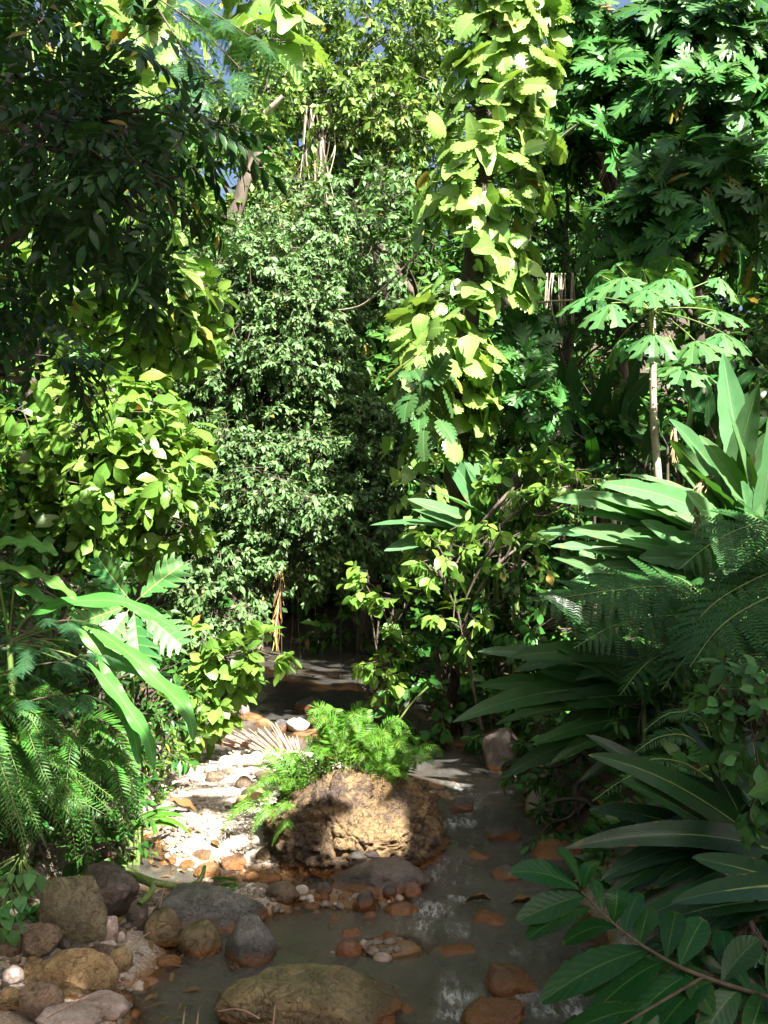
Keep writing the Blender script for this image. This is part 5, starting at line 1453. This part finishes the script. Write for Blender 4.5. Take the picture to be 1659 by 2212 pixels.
litter('green_leaf', 'fallen narrow green leaf on the bright patch of the bar', [(455, 1905, .2, 1), (520, 1895, 3.0, .9), (490, 1925, 1.2, .7)], T_LONG, 'fern', .26, 'leaf', 'fallen green leaves on the bar')
litter('fallen_leaf', 'small brown leaf lying among the stones at lower left', [(rng.uniform(0, 520), rng.uniform(1950, 2180), rng.uniform(0, 6), rng.uniform(.4, 1)) for _ in range(36)], T_LONG, 'dead', .13, 'leaf', 'small brown leaves among the lower left stones', .02)
litter('fallen_leaf', 'small fallen leaf lying on the gravel bar', [(rng.normal(420, 80), rng.normal(1790, 60), rng.uniform(0, 6), rng.uniform(.4, 1)) for _ in range(75)], T_LONG, 'dead', .12, 'leaf', 'small fallen leaves on the bar', .015)
clump('strap_grass', 'tuft of limp yellow green strap leaves at the left edge of the bar', A(*G(285, 1790, .3)[:2], .3), [(400, 1765, -.1), (385, 1790, -.2), (410, 1800, -.3), (360, 1750, 0), (340, 1800, -.3), (380, 1745, .1), (320, 1760, .0)], .02, 'fern', arch=.25, pet=.05, sprd=.06, jag=0, cat='grass tuft')
# heart leaved creeper on the left slab
climber('heart_leaf_creeper', 'creeper with glossy heart shaped leaves hanging at the left frame edge above the stones', base_at(20, 6.6), None, 0, [(1860, -20, 120, 6.4), (1920, -20, 70, 6.3), (2010, -20, 60, 6.2)], 46, .085, T_HEART, 'papaya', 'creeper')
# leaf litter and ground cover on the banks: nobody could count it
def scatter(name, label, n, xr, yr, Ts, size, mat, up, side):
    L = MB()
    y = rng.uniform(*yr, n)
    off = rng.exponential(1.6, n) + .12
    x = np.interp(y, *XL) - off if side < 0 else np.interp(y, *XR) + off
    z = ground_z(x, y) + .02
    p = np.stack([x, y, z], 1)
    ax = frand(n) * A(1, 1, .15) + UP * up
    L.mix(Ts, p, ax, UP + rng.normal(0, .4, (n, 3)) - A(0, .5, 0), size * rng.uniform(.5, 1.2, n))
    V, Q, UV = L.arrays()
    tag(mesh_obj(name, V, Q, UV, M[mat]), label, 'ground cover', kind='stuff')
scatter('ground_cover', 'low green plants covering the left bank', 9000, None, (5.5, 26), T_LONG + T_BROAD, .16, 'small_dark', .55, -1)
scatter('ground_cover', 'low green plants covering the right bank', 9000, None, (4.5, 26), T_LONG + T_BROAD, .16, 'small_dark', .55, 1)
scatter('leaf_litter', 'dead leaves lying on the left bank soil', 2500, None, (5.5, 18), T_LONG, .12, 'dead', .1, -1)
scatter('leaf_litter', 'dead leaves lying on the right bank soil', 2500, None, (4.5, 18), T_LONG, .12, 'dead', .1, 1)

# ------------------------------------------------------------------ unseen crowns around the viewer, leaf clumps added where the shade mask asks
def shade_p(u, v, d=5.0):
    def el(cu, cv, ru, rv):
        return math.sqrt(((u - cu) / ru) ** 2 + ((v - cv) / rv) ** 2) < 1
    for cu, cv, ru, rv, p in SHADE:
        if el(cu, cv, ru, rv):
            return .05 if (p == 1.0 and d > 9 and v < 600) else p
    if v > 1890 and u > 1050:
        return 1.0
    if v > 1890 and u > 560:
        return .8
    if v > 1330 and u > 960:
        return 1.0
    if v > 1900:
        return .3
    return .03
SHADE = [(1610, 1560, 60, 80, .2), (455, 1870, 85, 40, .2), (370, 1770, 90, 45, .25), (470, 1655, 130, 32, .0), (560, 1600, 190, 40, .03), (650, 1850, 80, 60, .05), (780, 1610, 140, 80, .0), (285, 1310, 150, 110, .0), (330, 1480, 110, 120, .04), (1330, 1160, 200, 120, .0), (1560, 1060, 110, 90, .1), (1420, 650, 220, 130, .0), (680, 1740, 90, 60, .8), (660, 1830, 90, 80, .0), (905, 1745, 60, 90, .45), (800, 1790, 150, 90, .12), (830, 1900, 130, 50, .9),
         (520, 1770, 90, 90, .55), (760, 1440, 200, 110, 1.0), (650, 1290, 90, 90, .6), (290, 1960, 200, 60, .8), (150, 2110, 130, 60, .1), (440, 2020, 160, 90, .45), (660, 2160, 210, 70, .35),
         (170, 300, 270, 260, 1.0), (60, 700, 120, 180, .9), (100, 1410, 130, 80, .8), (90, 1640, 170, 130, .12), (100, 1740, 190, 150, .5), (330, 1560, 80, 70, .5), (1500, 420, 190, 140, .4), (1200, 560, 80, 200, .5), (1270, 880, 140, 120, .85),
         (1590, 1330, 140, 170, .9), (1400, 1330, 300, 60, .75), (620, 875, 160, 30, .6), (820, 780, 50, 140, .8), (1060, 1400, 190, 190, .92), (1560, 900, 110, 120, .3)]
def canopy():  # out of view: clumps set along sun lines to shade chosen spots, then given trunks
    dg = bpy.context.evaluated_depsgraph_get()
    S = np.array(SUN)
    o = Vector((0, 0, CAMH))
    r = np.random.default_rng(3)
    pts = []
    for _ in range(NCAST):
        u, v = r.uniform(-40, 1700), r.uniform(-30, 2240)
        d = ray(u, v)
        hit, loc, *_r = sc.ray_cast(dg, o, Vector(d).normalized())
        if not hit or loc.y > 30 or r.random() > shade_p(u, v, loc.y):
            continue
        loc = np.array(loc)
        tt = r.uniform(2.5, 16, 12)
        c = loc + S * tt[:, None]
        uu, vv, ff = proj(c)
        mg = .75 * F / np.maximum(ff, .6)
        out = ((ff < .2) | (uu < -mg) | (uu > 1659 + mg) | (vv < -mg)) & (c[:, 2] > 2.6) & (np.linalg.norm(c - A(0, 0, CAMH), axis=1) > 2.2) & (c[:, 2] < 13.5)
        k = np.nonzero(out)[0]
        if len(k) == 0:
            continue
        q = c[k[np.argmin(np.abs(c[k, 2] - 8))]]
        bad = 0
        for j in range(7):                              # keep the crown open where its shade would reach a sunny place
            qq = q + (r.normal(0, .22, 3) if j else 0)
            h2, l2, *_r = sc.ray_cast(dg, Vector(qq), Vector(-S))
            if h2:
                u2, v2, f2 = proj(np.array(l2))
                if f2[0] > 1 and -30 < u2[0] < 1690 and -30 < v2[0] < 2240 and shade_p(u2[0], v2[0], f2[0]) < .3:
                    bad += 1
        if bad > 0:
            continue
        pts.append(q)
    pts = np.array(pts)
    roots = [(4.2, 4.6, 'unseen right bank tree, crown shaped to shade the lower right of the stream'), (7.5, 9.5, 'unseen tall right bank tree, crown shaped to shade the heliconias'), (3.4, -1.5, 'unseen tree behind the viewer on the right bank, crown shaped to throw shade'),
             (-4.6, 1.0, 'unseen left bank tree, crown shaped to shade the stones at lower left'), (9.5, 3.0, 'unseen outer right bank tree, crown shaped to shade the breadfruit crowns')]
    cen = np.array([[x, y] for x, y, _ in roots])
    who = np.argmin(((pts[:, None, :2] - cen[None]) ** 2).sum(-1), axis=1)
    for i, (x, y, lb) in enumerate(roots):
        p = pts[who == i]
        if len(p) < 3:
            continue
        b = A(x, y, gz(x, y) - .1)
        t = thing('added_shade_tree', lb, 'tree', b, 'unseen trees added to shade the stream')
        Wd, L = MB(), MB()
        top = A(x, y, min(9.0, p[:, 2].mean()))
        path = poly([b, b * .5 + top * .5 + A(.15, .1, 0), top], 14)
        Wd.tube(path, [.22, .10], 9)
        for q in p[:: max(1, len(p) // 26)]:
            a = path[int(r.integers(7, 14))]
            Wd.tube(bez(a, (a + q) / 2 + UP * .4, q, 8), [.05, .012], 5)
        leaves_on(L, Wd, p, nrmz(r.normal(size=p.shape) * A(1, 1, .3)), 14, .32, T_BROAD, .29, droop=.15, upn=1.2, outn=.2)
        Wd.build('trunk', 'bark', t, True)
        L.build('crown', 'forest', t)
NCAST = 22000
def surround():
    r = np.random.default_rng(8)
    spots = [(-9, 3, 9), (-10, 9, 11), (-11, 16, 12), (14, 16, 11), (15, 22, 12), (-7, -7, 7), (-1, -13, 7), (5, -15, 7), (-13, -4, 9), (13, -11, 8), (14, 4, 8), (-4, -11, 6)]
    for x, y, h in spots:
        b = A(x, y, gz(x, y) - .1)
        t = thing('jungle_tree', 'jungle tree standing beside or behind the viewer, closing the gorge', 'tree', b, 'jungle trees around the viewer')
        Wd, L = MB(), MB()
        Wd.tube(poly([b, b + A(.2, 0, h * .5), b + A(0, .2, h)], 12), [.25, .08], 8)
        n = 420
        o = frand(n)
        p = b + A(0, 0, h * .52) + o * A(3.4, 3.0, h * .52) * (r.uniform(.5, 1, n) ** .5)[:, None]
        m = p[:, 2] > gz(x, y) + .3
        leaves_on(L, Wd, p[m], nrmz(o[m] - UP * .2), 12, .6, T_BROAD, .55, droop=.3)
        Wd.build('trunk', 'bark', t, True)
        L.build('crown', 'forest', t)
surround()
canopy()
